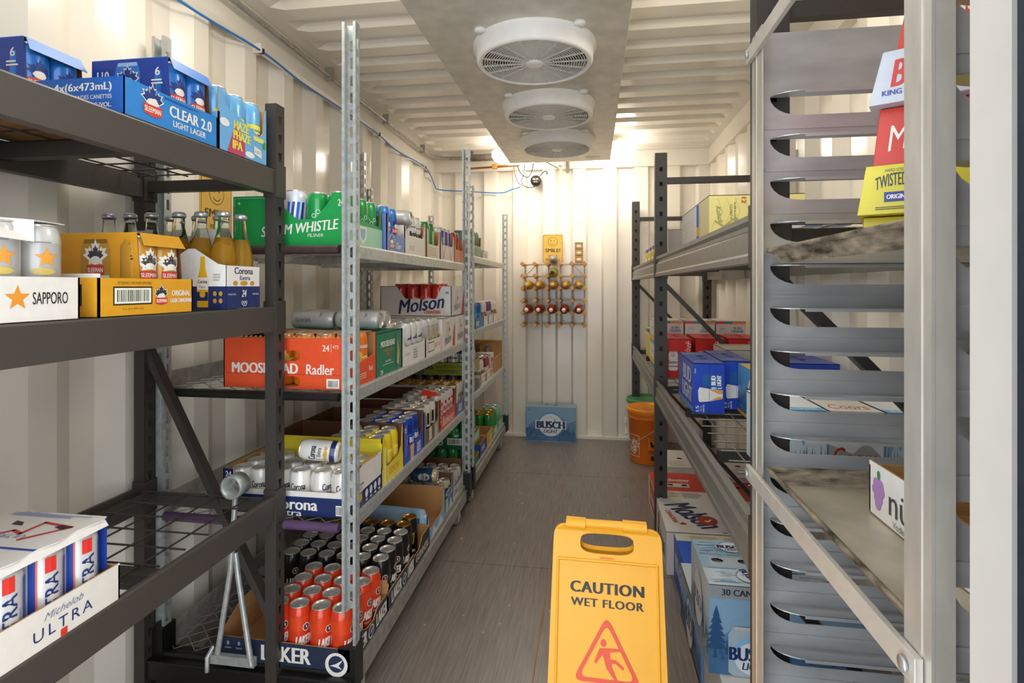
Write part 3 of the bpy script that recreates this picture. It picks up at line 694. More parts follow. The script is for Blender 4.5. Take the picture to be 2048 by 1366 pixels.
def art_lk(a):
    for q in (0, .105):
        a.text('LAKER', .004+q, .062, .046, .026, Wt, shear=.25, bold=.03); a.disc(.012+q, .098, .011, .011, Wt).disc(.012+q,.098,.009,.009,'#5a2a22').poly([(q+.005,.096),(q+.012,.104),(q+.02,.097),(q+.013,.094)], Wt)
        a.text('lager', .006+q, .04, .03, .009, Wt, shear=.3)
def art_lko(a): art_lk(a); a.poly([(-.024,.012),(-.02,.04),(-.016,.02),(-.01,.05),(-.004,.022),(.003,.03),(.01,.012)], '#7a1d12'); a.rect(.052,.02,.022,.055,'#e9e2d6').lines(.054,.024,.018,.046,9,'#4a4440')
can_kind('lko', TALL, '#e3401c', [(.09,.13,'#ec4a1d')], art=art_lko)
def art_lkb(a): art_lk(a); a.poly([(-.024,.012),(-.02,.04),(-.016,.02),(-.01,.05),(-.004,.022),(.003,.03),(.01,.012)], '#8a8a8a')
can_kind('lkb', TALL, '#161516', art=art_lkb)
can_kind('gui', TALL, '#14110f', lid=GOLDL, art=lambda a: a.line([(-.008,.055),(-.012,.085),(.008,.1),(.004,.06),(-.008,.055)], .0035, '#c79a45').text('INN', 0, .03, .026, .012, Wt, bold=.02).rect(-.03,.012,.06,.003,'#c79a45'))
def art_cor(a):
    a.text('Corona', .0, .078, .044, .02, '#1a2038', bold=.02).text('Extra', .004, .058, .026, .012, '#1a2038', bold=.015)
    a.disc(0,.038,.012,.006,'#d9a235').disc(-.016,.038,.006,.005,'#d9a235').disc(.016,.038,.006,.005,'#d9a235')
    a.rect(.058,.0165,.016,.012,'#f0b41c'); a.poly([(.057,.028),(.077,.028),(.071,.07),(.0705,.086),(.0635,.086),(.063,.07)], '#f0a21c').poly([(.057,.028),(.068,.028),(.066,.066),(.063,.07)], '#f6c52a')
can_kind('cor', SHORT, '#ece8e0', [(.010,.026,'#1b2f63')], art=art_cor, lid=LIDM)
can_kind('yel', TALL, '#f2d420', art=lambda a: a.rect(-.014,.05,.028,.05,'#f7e46a').rect(-.009,.06,.018,.03,'#e9bb1c').text('LEMON', 0, .035, .03, .01, '#d88e1c', bold=.02))
can_kind('bud', TALL, '#0f3fae', [(.10,.128,'#0c2f8c')], art=lambda a: a.rect(-.026,.022,.052,.068,'#6fa0e0').rect(-.024,.024,.048,.064,'#0e2f93').text('BUD', 0, .07, .036, .022, '#e9eef8', bold=.03).text('LIGHT', 0, .042, .042, .02, '#e9eef8', bold=.03))
can_kind('brn', TALL, '#d9d2c2', [(.02,.06,'#2a2522')], art=lambda a: a.rect(-.02,.07,.012,.05,'#1d1a18').rect(.004,.06,.014,.06,'#1d1a18').text('OLD', -.02, .045, .024, .014, '#e8dfc8', bold=.03))
can_kind('red', TALL, '#cfc8bf', [(.02,.05,'#c9281f')], art=lambda a: a.text('Bud', 0, .085, .04, .02, '#c9281f', shear=.3, bold=.02).disc(0,.115,.012,.008,'#c9281f').rect(-.02,.055,.04,.006,'#c9281f'))
can_kind('gol', TALL, '#cfcabf', lid=GOLDL, art=lambda a: a.text('OLD', -.0, .09, .03, .02, '#2a2f50', shear=.3, bold=.03).line([(-.02,.06),(0,.08),(.02,.06)], .004, '#c79a45'))
can_kind('swh', TALL, '#1c9a49', art=lambda a: [a.disc(-.012+.012*k, .085+.012*(k%2), .007, .007, '#cfeedd').disc(-.012+.012*k, .085+.012*(k%2), .005, .005, '#1c9a49') for k in range(4)] and a.text('STEAM', 0, .06, .04, .014, Wt, shear=.2, bold=.02).rect(.05,.03,.016,.07,'#bfe6cd').lines(.051,.033,.014,.064,11,'#1c7a3c'))
can_kind('swb', TALL, '#d8dde6', art=lambda a: [a.poly([(-.024+.014*k,.03),(-.016+.014*k,.03),(-.006+.014*k,.12),(-.014+.014*k,.12)], ['#1d5fc2','#123a86'][k%2]) for k in range(4)] and None)
def art_slc(a, c='#d8402e', lf='#16357e'):
    a.shape(LEAF, 0, .098, .024, .026, lf).disc(0, .092, .013, .008, Wt).poly([(-.022,.066),(.022,.066),(.022,.084),(-.022,.084)], c).text('SLEEMAN', 0, .075, .04, .01, Wt, bold=.02).text('CLEAR 2.0', 0, .048, .046, .012, Wt, bold=.02)
can_kind('slc', TALL, '#1e72c8', [(.135,.157,'#2a82d8')], art=art_slc)
can_kind('slo', TALL, '#c9902c', [(.01,.055,'#e9e2d2')], art=lambda a: (a.shape(LEAF, 0, .1, .03, .034, '#ece6d8'), a.shape(LEAF, 0, .1, .019, .022, '#3f3a3c'), a.disc(0,.093,.011,.007,Wt), a.rect(-.02,.066,.04,.017,'#d8372a'), a.text('SLEEMAN',0,.0745,.036,.009,Wt,bold=.02), a.text('ORIGINAL',0,.045,.046,.012,'#3a3a4c',bold=.02), a.text('LAGER CANADIENNE',0,.028,.046,.006,'#5a5a5c')))
can_kind('hzp', TALL, '#6db4e6', [(.01,.05,'#58a6dc')], art=lambda a: a.rect(-.022,.05,.044,.03,'#f0e84a').text('HAZE', 0, .066, .036, .016, '#243a30', bold=.03).rect(-.026,.085,.04,.012,'#f0e84a').rect(.014,.03,.012,.05,'#d8437a').rect(.018,.1,.02,.008,'#f0e84a'))
can_kind('hed', TALL, '#d9d6d0', [(.02,.04,'#c9a884')], art=lambda a: a.text('Broadhead', 0, .085, .062, .02, Bk, bold=.03).lines(-.024,.05,.048,.02,4,'#5a5550').rect(-.028,.11,.03,.004,'#6a655e'))
can_kind('grn', TALL, '#3f8f3a', [(.08,.157,'#2f7a34')], art=lambda a: a.rect(-.014,.03,.01,.09,'#a8d08e').rect(.008,.02,.008,.1,'#8fc07c'))
can_kind('gry', TALL, '#bdb8b2', art=lambda a: a.poly([(-.016,.02),(-.002,.02),(-.008,.14),(-.018,.14)], '#1c3fae').poly([(0,.06),(.012,.06),(.01,.14),(-.004,.14)], '#d0302a').text('A', .02, .05, .016, .03, '#c8322c', bold=.03))
can_kind('rdb', TALL, '#a4331c', art=lambda a: a.rect(-.02,.04,.02,.07,'#c9582c').rect(.006,.02,.01,.12,'#6a1c10'))
can_kind('gla', TALL, '#dcdad6', art=lambda a: a.shape(MOUNT, 0, .09, .024, .022, '#5a5f6c').text('GLACIER', 0, .062, .056, .016, '#33394c', bold=.02).text('BAY', 0, .042, .03, .012, '#33394c', bold=.02).rect(.05,.02,.016,.08,'#b8b4ae'))
can_kind('sil', TALL, '#c8c6c2', art=lambda a: a.text('GLACIER', 0, .05, .056, .012, '#6a6c74', rot=90, bold=.02).lines(.024,.03,.012,.09,9,'#8f8d8a').lines(.044,.03,.01,.08,9,'#98968f').shape(MOUNT, -.02, .11, .01, .012, '#8d8f96'))
can_kind('sap', TALL, '#bcbab6', [(.125,.157,'#cfcdc8')], art=lambda a: [a.shape(STAR, q+.004, .1, .017, .018, '#e89a3a').text('SAPPORO', q, .057, .06, .017, '#23262e', bold=.015).text('BIÈRE PREMIUM', q, .037, .054, .008, '#d0423a', bold=.02).disc(q, .077, .018, .006, '#d3ba62').rect(q-.02,.125,.03,.002,'#8a8a88') for q in (0, .102)])
can_kind('mol', TALL, '#c62f24', [(.01,.05,'#dcd6cc')], art=lambda a: a.text('Molson', 0, .08, .05, .02, Wt, shear=.3, bold=.02))
can_kind('rad', TALL, '#ee7a1f', art=lambda a: a.text('MOOSEHEAD', 0, .112, .05, .009, Wt, bold=.03).disc(.004,.062,.021,.021,'#f6e3c8').disc(.004,.062,.018,.018,'#ef8a3c').disc(.004,.062,.004,.004,'#f6e3c8').rect(.003,.045,.002,.034,'#f6e3c8').rect(-.013,.061,.034,.002,'#f6e3c8').disc(-.016,.08,.009,.016,'#f2bb2c').poly([(-.024,.03),(-.006,.028),(-.012,.042)], '#3f8a3a').poly([(.0,.028),(.02,.032),(.006,.04)], '#3f8a3a'))
can_kind('bus', SHORT, '#27496f', [(.10,.122,'#c9b98a')], art=lambda a: [a.disc(q,.06,.02,.028,'#c9c2b0').shape(MOUNT,q,.068,.015,.016,'#27496f').text('BUSCH',q,.055,.045,.014,'#16263e',bold=.03) for q in (0,.1)])
can_kind('coo', SHORT, '#c3c1be', [(.01,.03,'#b9332c')], art=lambda a: a.text('Coors', 0, .06, .05, .022, '#b02a26', shear=.3, bold=.02).text('LIGHT',0,.04,.03,.008,'#b02a26'))
can_kind('gro', TALL, '#4c4a46', [(.02,.06,'#d9c02c'),(.07,.12,'#c9c5bc')], art=lambda a: a.text('GROWERS', 0, .095, .05, .013, Bk, bold=.03).disc(-.006,.045,.01,.01,'#e59a2c').disc(.012,.04,.009,.009,'#4c8a3a'))
can_kind('hei', TALL, '#1f7a35', [(.06,.1,'#2a8f42')], art=lambda a: a.rect(-.02,.06,.04,.014,'#e8efe4').text('GT', 0, .1, .02, .014, '#d8e8d4', bold=.02))
can_kind('hey', TALL, '#d9c52c', [(.05,.157,'#2c8a3c')], lid=GOLDL)
can_kind('mnt', TALL, '#7fc79c', [(.05,.1,'#5fb585')])
can_kind('tea', TALL, '#5c8a6c', art=lambda a: [a.disc(-.015+.012*k, .06+.02*k, .006, .008, '#b8352f') for k in range(4)] and None)
can_kind('mul', SHORT, '#d6d4d0', art=None)
for k_, (b_, c_) in {'sbl':('#1f5fae','#3f9ad8'),'sgr':('#8fc24a','#e8e4d8'),'spu':('#6a3f86','#c9b8d6'),'swh2':('#d9d3c6','#8a7a5a'),'sre':('#8a2f38','#e4d8cc')}.items():
    can_kind(k_, TALL, b_, [(.05,.09,c_)], n=12)
def art_ult(a):
    for q in (0, .1):
        a.rect(q-.026,.01,.01,.13,'#1b3f9c').rect(q-.016,.01,.0025,.13,'#e0612c').text('ULTRA', q+.006, .066, .09, .02, '#1b2f6c', rot=90, bold=.015).poly([(q-.004,.115),(q+.012,.115),(q+.012,.14),(q-.004,.14)], '#d8342a').poly([(q+.028,.02),(q+.038,.02),(q+.038,.13),(q+.028,.13)], '#1c4fb8').text('LIGHT BEER', q+.021, .06, .05, .004, '#6a7aa8', rot=90)
can_kind('ult', TALL, '#d3d1ce', art=art_ult)

# ------------------------------------------------------------ cases, trays and cartons
PAN = {}
def case(name, label, x0, x1, y0, y1, z, hf, hb, hr, hl, outer, prof={}, group=None, cat='case', inner=None, base=True, rz=0, t=.0035):
    cx, cy = (x0+x1)/2, (y0+y1)/2; w, d = x1-x0, y1-y0; inner = inner or KRAFT
    T = thing(name, label, cat, (cx, cy, z), rz, group); om = board(outer)
    fr = {'f': ((-w/2,-d/2,0),(1,0,0),w,hf), 'r': ((w/2,-d/2,0),(0,1,0),d,hr), 'b': ((w/2,d/2,0),(-1,0,0),w,hb), 'l': ((-w/2,d/2,0),(0,-1,0),d,hl)}
    T_fr = {}
    for k, (o, u, L, h) in fr.items():
        T_fr[k] = (o, u, (0,0,1)); P = prof.get(k)
        if P is None and h > 0: P = [(0,0),(L,0),(L,h),(0,h)]
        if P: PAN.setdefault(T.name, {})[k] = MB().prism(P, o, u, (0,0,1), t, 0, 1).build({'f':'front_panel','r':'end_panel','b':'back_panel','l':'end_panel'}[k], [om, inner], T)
    if base: MB().box(-w/2+t, w/2-t, -d/2+t, d/2-t, 0, .003).build('base', inner, T)
    return T, T_fr
def art_on(T, fr, fn, name='print'):
    a = Art(); st = {}; cur = [None]
    def F(k):                                  # each face collects its own print
        if cur[0]: st[cur[0]] = (a.mb, a.mats, a.k, a.n, a.tx)
        a.mb, a.mats, a.k, a.n, a.tx = st.get(k) or (MB(), [], 0, 0, 0); cur[0] = k; return a.face(*fr[k])
    fn(a, F); st[cur[0]] = (a.mb, a.mats, a.k, a.n, a.tx)
    for k, v in st.items():
        a.mb, a.mats, a.k, a.n, a.tx = v; P = PAN.get(T.name, {}); a.build(P.get(k) or P.get('body') or T, name)
def carton(name, label, x0, x1, y0, y1, z0, z1, col, fn=None, holes=True, group=None, rz=0, cat='carton', hole_axis='x', top=None, hole_dx=0):
    cx, cy = (x0+x1)/2, (y0+y1)/2; w, d, h = x1-x0, y1-y0, z1-z0
    T = thing(name, label, cat, (cx, cy, z0), rz, group); m = MB()
    m.add([(-w/2,-d/2,0),(w/2,-d/2,0),(w/2,d/2,0),(-w/2,d/2,0),(-w/2,-d/2,h),(w/2,-d/2,h),(w/2,d/2,h),(-w/2,d/2,h)], [(0,3,2,1),(0,1,5,4),(1,2,6,5),(2,3,7,6),(3,0,4,7)])
    L = [[(-w/2,-d/2),(w/2,-d/2),(w/2,d/2),(-w/2,d/2)]]
    if holes:
        for sg in (-1, 1):
            H = [(sg*(.038+.02*math.cos(R(q))*.9), .016*math.sin(R(q))+.006) for q in range(20, 341, 40)]
            if hole_axis == 'y': H = [(b, a) for a, b in H]
            H = [(a + hole_dx, b) for a, b in H]
            L.append(H)
    m.prism(L, (0,0,h), (1,0,0), (0,1,0), .0025, 1)
    PAN[T.name] = {'body': m.build('body', [board(col), board(top or col)], T)}
    if holes:
        MB().box(-w/2+.006,w/2-.006,-d/2+.006,d/2-.006,h-.03,h-.028).build('inner_shade_board', DKRAFT, T)  # dark board below the holes stands in for the shade inside
        for sg in (-1, 1):
            p = (sg*.042, .004) if hole_axis == 'x' else (.004, sg*.042)
            MB().lathe([(.024,h-.028),(.026,h-.012),(.025,h-.009),(.022,h-.014),(0,h-.014)], 14, c=(p[0]+hole_dx,p[1],0)).build('can_top_inside', LIDM, T)
    fr = {'f': ((-w/2,-d/2,0),(1,0,0),(0,0,1)), 'r': ((w/2,-d/2,0),(0,1,0),(0,0,1)), 'l': ((-w/2,d/2,0),(0,-1,0),(0,0,1)), 'b': ((w/2,d/2,0),(-1,0,0),(0,0,1)), 't': ((-w/2,-d/2,h),(1,0,0),(0,1,0))}
    if fn: art_on(T, fr, fn)
    return T, fr
def sleeman_mark(a, x, y, s, leaf='#16357e', red='#d8402e', out=True):
    if out: a.shape(LEAF, x, y+.25*s, s*.62, s*.68, Wt)
    a.shape(LEAF, x, y+.25*s, s*.54, s*.6, leaf).disc(x, y+.12*s, s*.3, s*.17, Wt).disc(x+.1*s, y+.2*s, s*.14, s*.12, Wt).poly([(x-.46*s,y-.36*s),(x,y-.46*s),(x+.46*s,y-.36*s),(x+.5*s,y+.02*s),(x-.5*s,y+.02*s)], red).text('SLEEMAN', x, y-.18*s, s*.84, s*.22, Wt, bold=.02)
def printed_can(a, x, y, w, h, c, c2):
    a.poly([(x-w*.4,y),(x+w*.4,y),(x+w*.5,y+h*.08),(x+w*.5,y+h*.85),(x+w*.4,y+h),(x-w*.4,y+h),(x-w*.5,y+h*.85),(x-w*.5,y+h*.08)], c).poly([(x-w*.4,y+h*.94),(x+w*.4,y+h*.94),(x+w*.37,y+h),(x-w*.37,y+h)], c2)

# ===== near black rack, top shelf (deck 1.60)
Z = 1.602
T, fr = case('can_tray', 'bright blue open tray of light lager six-packs on the top left shelf', -1.32, -.895, .925, 1.19, Z, .072, .072, .072, .072, '#2a86d2')
def f(a, F):
    F('f'); a.rect(0,0,.425,.072,'#1d5fb4').text('4x(6x473mL)', .335, .052, .13, .02, Wt, bold=.02).text('TALL CANS/GRANDES CANETTES', .325, .034, .15, .008, Wt, bold=.01).text('4.0% ALC./VOL.', .36, .018, .08, .009, Wt, bold=.02).text('LIGHT BEER', .36, .006, .07, .007, Wt, bold=.02)
    F('r'); a.text('CLEAR 2.0', .18, .042, .13, .024, Wt, bold=.03).text('LIGHT LAGER', .175, .017, .1, .013, Wt, bold=.02); sleeman_mark(a, .07, .036, .05); a.lines(.1,.062,.1,.005,2,'#1b4f9c')
art_on(T, fr, f)
def sixpack(label, clabel, x0, x1, y0, y1, z, col, flap, key, fn, group=None, hh=.162):
    T = thing('six_pack_carton', label, 'six-pack', ((x0+x1)/2, (y0+y1)/2, z)); w, d = x1-x0, y1-y0; om = [board(col), DKRAFT]
    MB().prism([(0,0),(w,0),(w-.012,hh),(0,hh)], (-w/2,-d/2,0), (1,0,0), (0,0,1), .0012, 0, 1).build('front_panel', om, T)
    MB().prism([(0,0),(w,0),(w,hh),(.012,hh)], (w/2,d/2,0), (-1,0,0), (0,0,1), .0012, 0, 1).build('back_panel', om, T)
    MB().prism([(0,0),(d,0),(d,hh),(0,hh)], (-w/2,d/2,0), (0,-1,0), (0,0,1), .0012, 0, 1).build('end_panel', om, T)
    MB().box(-w/2, w/2-.012, -d/2, d/2, hh, hh+.0012).build('top_panel', board(flap), T)
    MB().prism([(0,0),(d,0),(d-.004,.03),(.004,.03)], (w/2+.004,-d/2,hh-.026), (0,1,0), Vector((-.5,0,1)).normalized(), .0012, 0, 1).build('end_flap', [board(flap), DKRAFT], T)
    a = Art(); fn(a, a.face((-w/2,-d/2,0),(1,0,0),(0,0,1)), w, hh); a.build(T)
    for j in (0, 1):
        can(key, ((x0+x1)/2 + w/2-.036, y0+d*(.25+.5*j), z+.001), ['nearer ','farther '][j] + clabel, clabel, rz=1.45, tab=False)
    return T
def fa(a, F, w, h):
    printed_can(a, w*.45, .02, .062, .135, '#2a76cc', '#9fc0e4'); sleeman_mark(a, w*.45, .105, .05); a.text('6', w-.035, h-.03, .012, .018, Wt, bold=.02).lines(w-.05,h-.058,.03,.014,2,Wt).text('110', .03, h-.035, .03, .02, Wt, bold=.02).text('CALORIES', .03, h-.055, .034, .007, Wt)
sixpack('deep blue six-pack carton at the back left of the bright blue tray', 'blue can in the open end of the rear left blue six-pack', -1.315, -1.115, .93, 1.055, Z+.004, '#1c3f9c', '#2a7ad2', 'slc', fa)
sixpack('deep blue six-pack carton at the right of the bright blue tray', 'blue can in the open end of the right blue six-pack', -1.105, -.905, 1.06, 1.185, Z+.004, '#1c3f9c', '#2a7ad2', 'slc', fa)
T, fr = case('can_tray', 'pale blue cut-open case with pink and yellow print on the top left shelf', -1.12, -.895, 1.195, 1.392, Z, .09, .15, .1, .15, '#6fb2e4',
    prof={'r': [(0,0),(.197,0),(.197,.15),(.185,.15),(.18,.085),(.165,.07),(.05,.105),(.03,.11),(.01,.15),(0,.15)]})
def f(a, F):
    F('r'); a.poly([(.03,0),(.1,0),(.1,.04),(.085,.04),(.085,.06),(.07,.06),(.07,.07),(.06,.07),(.05,.05)], '#c0436c')
    a.text('HAZE', .085, .075, .06, .022, '#eee43c', bold=.04).text('PHAZE', .088, .05, .07, .022, '#eee43c', bold=.04).text('IPA', .07, .024, .04, .022, '#eee43c', bold=.04).rect(.135,.055,.045,.012,'#e8e36a').disc(.02,.07,.018,.01,'#e9eef0').disc(.12,.012,.02,.008,'#e9eef0').disc(.182,.05,.007,.01,'#3f9a4a').poly([(.137,.02),(.17,.012),(.168,.034),(.137,.04)], '#ece8e0').text('1000ISLANDS'[:4]*1 if 0 else 'FUZZ', .153, .026, .022, .007, '#555555')
art_on(T, fr, f)
fill('hzp', [-.935, -1.0], [1.232, 1.298, 1.362], Z+.004, 'pale blue can on the top left shelf', 'pale blue cans on the top left shelf', rz=1.4)

# ===== near black rack, middle shelf (deck 1.207)
Z = 1.211
T, fr = case('can_tray', 'white cardboard tray with an orange star at the left end of the middle left shelf', -1.3, -.895, .52, .835, Z, .072, .072, .072, .072, '#e9e3da')
def f(a, F):
    F('r'); a.shape(STAR, .21, .038, .02, .021, '#e99532').text('SAPPORO', .263, .037, .06, .02, '#2c2622', bold=.01).rect(.13,.018,.05,.042,'#2c2622').rect(.133,.021,.044,.036,'#e9e6da')
art_on(T, fr, f)
fill('sap', [-.935, -1.002, -1.07], [.795, .727, .66, .593], Z+.004, 'silver star can on the middle left shelf', 'silver star cans on the middle left shelf', rz=1.15, tab=False)
tp = thing('carton_top', 'white paper carton top lying over the silver star cans', 'carton', (-1.0, .66, Z+.163))
MB().prism([(-.1,-.17),(.07,-.17),(.095,-.1),(.075,-.05),(.1,.0),(.078,.05),(.1,.1),(.085,.165),(-.1,.165)], (0,0,.002), (1,0,0), (0,1,0), .0015).build('sheet', board('#e9e4dc'), tp)
MB().add([(.1,.0,.001),(.078,.05,.001),(.1,.1,.001),(.112,.09,-.035),(.112,.02,-.03)], [(0,1,2,3,4)]).build('torn_flap', board('#e9e4dc'), tp)
T, fr = case('can_tray', 'golden yellow tray of lager six-packs in the middle of the middle left shelf', -1.3, -.895, .872, 1.108, Z, .072, .072, .072, .072, '#e0a127')
def f(a, F):
    F('r'); a.rect(.03,.02,.092,.036,'#3a2c14').barcode(.033,.023,.086,.03,'#4a5a3c').text('RETURNABLE CANS WHERE APPLICABLE', .08, .063, .08, .005, '#6a4a14').text('4 x (6 x 473 mL)', .075, .012, .05, .005, '#6a4a14'); sleeman_mark(a, .145, .032, .032, '#3f3a3c', '#d23c30'); a.text('ORIGINAL', .2, .042, .055, .012, Wt, bold=.02).text('LAGER CANADIENNE', .2, .026, .062, .009, Wt, bold=.02)
    F('f'); a.rect(.31,.02,.06,.04,'#2c2014').rect(.31,.025,.056,.03,'#e9e6da')
art_on(T, fr, f)
MB().box(-.04,.2,-.115,-.112,.06,.08).build('raised_flap', board('#ede7da'), T)
def fa(a, F, w, h):
    printed_can(a, w*.45, .0, .07, .15, '#b98a34', '#8a6420'); a.rect(w*.45-.033,.005,.066,.07,'#e8e2d6').shape(LEAF, w*.45, .115, .03, .036, '#ece6d8').shape(LEAF, w*.45, .115, .02, .024, '#46424a').disc(w*.45,.106,.012,.009,Wt).rect(w*.45-.02,.076,.04,.02,'#d23c30').text('SLEEMAN', w*.45, .086, .036, .01, Wt, bold=.02).text('6', w-.03, h-.03, .011, .018, '#2c2416', bold=.03).lines(w-.043,h-.055,.026,.012,2,'#4a3a1c')
sixpack('golden six-pack carton standing in the golden yellow tray', 'golden and white can in the open end of the golden six-pack', -1.106, -.91, .985, 1.1, Z+.004, '#dc9a24', '#e0a127', 'slo', fa)
# clear bottles in carriers
GL = mat('clear_glass', '#f6faf4', rough=.02, trans=1, ior=1.12, var=.005)
BEER = mat('pale_beer', '#eebf50', rough=.08, trans=.82, ior=1.1, var=.02)
bg_ = MB().lathe([(0,.002),(.027,0),(.03,.004),(.03,.12),(.0285,.14),(.0165,.19),(.0135,.205),(.0128,.228),(.0145,.229),(.0145,.236)], 18).mesh('beer_bottle', GL)
bl_ = MB().lathe([(0,.005),(.026,.005),(.0275,.01),(.0275,.12),(.026,.138),(.0175,.176),(.0,.176)], 16).mesh('beer', BEER)
bc_ = MB().lathe([(.0148,.231),(.0165,.232),(.0158,.24),(.012,.2435),(0,.2435)], 18).mesh('crown_cap', mat('crown', '#c3c4c9', rough=.3, metal=.6))
lb_ = MB().lathe([(.0304,.05),(.0304,.1)], 18).mesh('paper_label', mat('lab2', '#e9dfc0', rough=.5))
def bottle(x, y, label, group):
    o = tag(inst(bg_, 'beer_bottle', None, (x, y, Z+.003)), label, 'bottle', group); inst(bl_, 'beer', o); inst(bc_, 'crown_cap', o); inst(lb_, 'paper_label', o)
def carrier(label, x0, x1, y0, y1):
    w, d = x1-x0, y1-y0
    FP = [(0,0),(w,0),(w,.108),(w*.88,.112),(w*.6,.145),(w*.56,.2),(w*.44,.2),(w*.4,.145),(w*.12,.112),(0,.108)]
    T, fr = case('bottle_carrier', label, x0, x1, y0, y1, Z, .1, .1, .108, .108, '#eceae6', prof={'f': [(0,0),(w,0),(w,.108),(w*.88,.112),(w*.55,.15),(w*.45,.15),(w*.12,.112),(0,.108)]}, cat='bottle carrier', inner=board('#d8cfc0'), t=.0012)
    MB().prism([(0,0),(w*.9,0),(w*.9,.1),(w*.62,.165),(w*.62,.205),(w*.3,.205),(w*.3,.165),(0,.1)], (-w/2+w*.05, 0, 0), (1,0,0), (0,0,1), .0016).build('handle_board', board('#c9c4be'), T)
    def f(a, F):
        F('r'); a.rect(0,0,d,.056,'#1d2f66').text('Corona', d/2, .096, .075, .017, '#1a2038', bold=.02).text('Extra', d/2+.005, .078, .042, .011, '#1a2038', bold=.015).disc(d/2,.064,.015,.006,'#c9962f').disc(d/2-.034,.064,.009,.006,'#c9962f').disc(d/2+.034,.064,.009,.006,'#c9962f').text('24', d/2, .038, .02, .018, Wt, shear=.3, bold=.02).text('WORLDWIDE', .02, .036, .03, .004, Wt).text('PARTNER', d-.02, .036, .026, .004, Wt)
        for k in range(3): a.disc(d/2-.007+.007*k, .014, .0045, .0045, Wt).disc(d/2-.007+.007*k, .014, .0032, .0032, '#1d2f66')
        for k in range(2): a.disc(d/2-.0035+.007*k, .01, .0045, .0045, Wt).disc(d/2-.0035+.007*k, .01, .0032, .0032, '#1d2f66')
        F('f'); a.rect(0,0,w,.056,'#1d2f66')
        x = w-.064; a.poly([(x-.015,.004),(x+.015,.004),(x+.016,.07),(x+.007,.1),(x+.006,.13),(x-.006,.13),(x-.007,.1),(x-.016,.07)], '#eab325').rect(x-.015,.048,.03,.03,Wt).text('Corona', x, .068, .026, .009, '#1a2038', bold=.02).text('Extra', x, .055, .016, .006, '#1a2038').rect(x-.015,.02,.03,.022,'#1d2f66').disc(x,.036,.008,.008,'#eab325').lines(w-.035,.07,.02,.02,3,'#b9b4ae')
        for i in range(2):
            for j in range(2): a.disc(w-.03+.016*i, .02+.018*j, .005, .006, '#c9962f')
    art_on(T, fr, f); return T
carrier('white and navy cardboard bottle carrier at the right end of the middle left shelf', -1.085, -.895, 1.222, 1.358)
carrier('white and navy bottle carrier against the wall behind the golden yellow tray', -1.29, -1.1, 1.222, 1.358)
for i, x in enumerate((-.927, -.990, -1.053)):
    for j, y in enumerate((1.256, 1.324)): bottle(x, y, '%s clear bottle from the aisle, %s row of the right-hand carrier' % (ORD[i], ['near','far'][j]), 'bottles in the right carrier')
for i, x in enumerate((-1.132, -1.195, -1.258)):
    for j, y in enumerate((1.256, 1.324)): bottle(x, y, '%s clear bottle from the aisle, %s row of the carrier against the wall' % (ORD[i], ['near','far'][j]), 'bottles in the rear carrier')

# ===== near black rack, lower shelf (deck .669)
Z = .673
T, fr = case('can_tray', 'white tray lettered dark blue at the near end of the lower left shelf', -1.3, -.893, .56, .915, Z-.012, .075, .075, .078, .075, '#e6dfd4')
def f(a, F):
    F('r'); a.text('ULTRA', .245, .036, .105, .019, '#23366c', bold=.0, space=1.3).text('Michelob', .245, .06, .07, .012, '#77809c', shear=.4).poly([(.238,.004),(.25,.004),(.25,.024),(.238,.024)], '#d8382c')
art_on(T, fr, f)
fill('ult', [-.932, -1.0, -1.067], [.862, .795, .728, .661], Z+.0, 'silver and blue can on the lower left shelf', 'silver cans on the lower left shelf', rz=1.2, tab=False)
T = thing('carton_top', 'white carton sleeve with a red ribbon and blue line over the lower shelf cans', 'carton', (-1.0, .762, Z+.16))
MB().prism([(-.103,-.136),(.096,-.136),(.104,-.12),(.096,-.07),(.104,-.035),(.096,.0),(.104,.035),(.096,.075),(.104,.12),(.096,.136),(-.06,.136),(-.07,.142),(-.085,.136),(-.103,.136)], (0,0,.0015), (1,0,0), (0,1,0), .0015).build('top_panel', board('#e6e1da'), T)
a = Art().face((0,0,.0016),(1,0,0),(0,1,0)); RD = '#cf3328'
a.line([(-.1,.002),(.096,.002)], .006, '#2a45a8').line([(-.05,.02),(-.015,.06),(.01,.05),(.01,.095),(.075,.085),(.03,.03)], .007, RD).poly([(-.05,.095),(-.03,.09),(-.02,.078),(-.045,.08)], '#2a2220').poly([(.05,.09),(.075,.086),(.07,.072),(.045,.08)], '#2a2220').text('ULTRA', .0, .04, .06, .012, '#7f8fc4', rot=180).lines(-.09,.115,.17,.014,3,'#8fa0cc').lines(-.09,-.06,.15,.016,3,'#a9b4d0').text('MICHELOB', -.05, .13, .05, .006, '#7f8fc4')
a.build(T)
MB().add([(.096,-.13,.001),(.096,.13,.001),(.106,.13,-.012),(.106,-.13,-.012)], [(0,1,2,3)]).build('side_flap', board('#e6e1da'), T)
MB().prism([(0,0),(.2,0),(.2,-.1),(0,-.1)], (.096,.1362,.0), (-1,0,0), (0,0,1), .001).build('end_panel', board('#22439c'), T)
# ===== near rolling rack (aisle side x = -.70)
XA, XB = -.70, -1.105
def rc(name, label, y0, y1, z, outer, hf=.12, hb=.12, hr=.07, hl=.12, prof={}, xb=XB, xa=XA, **k):
    return case(name, label, xb, xa, y0, y1, z, hf, hb, hr, hl, outer, prof=prof, **k)
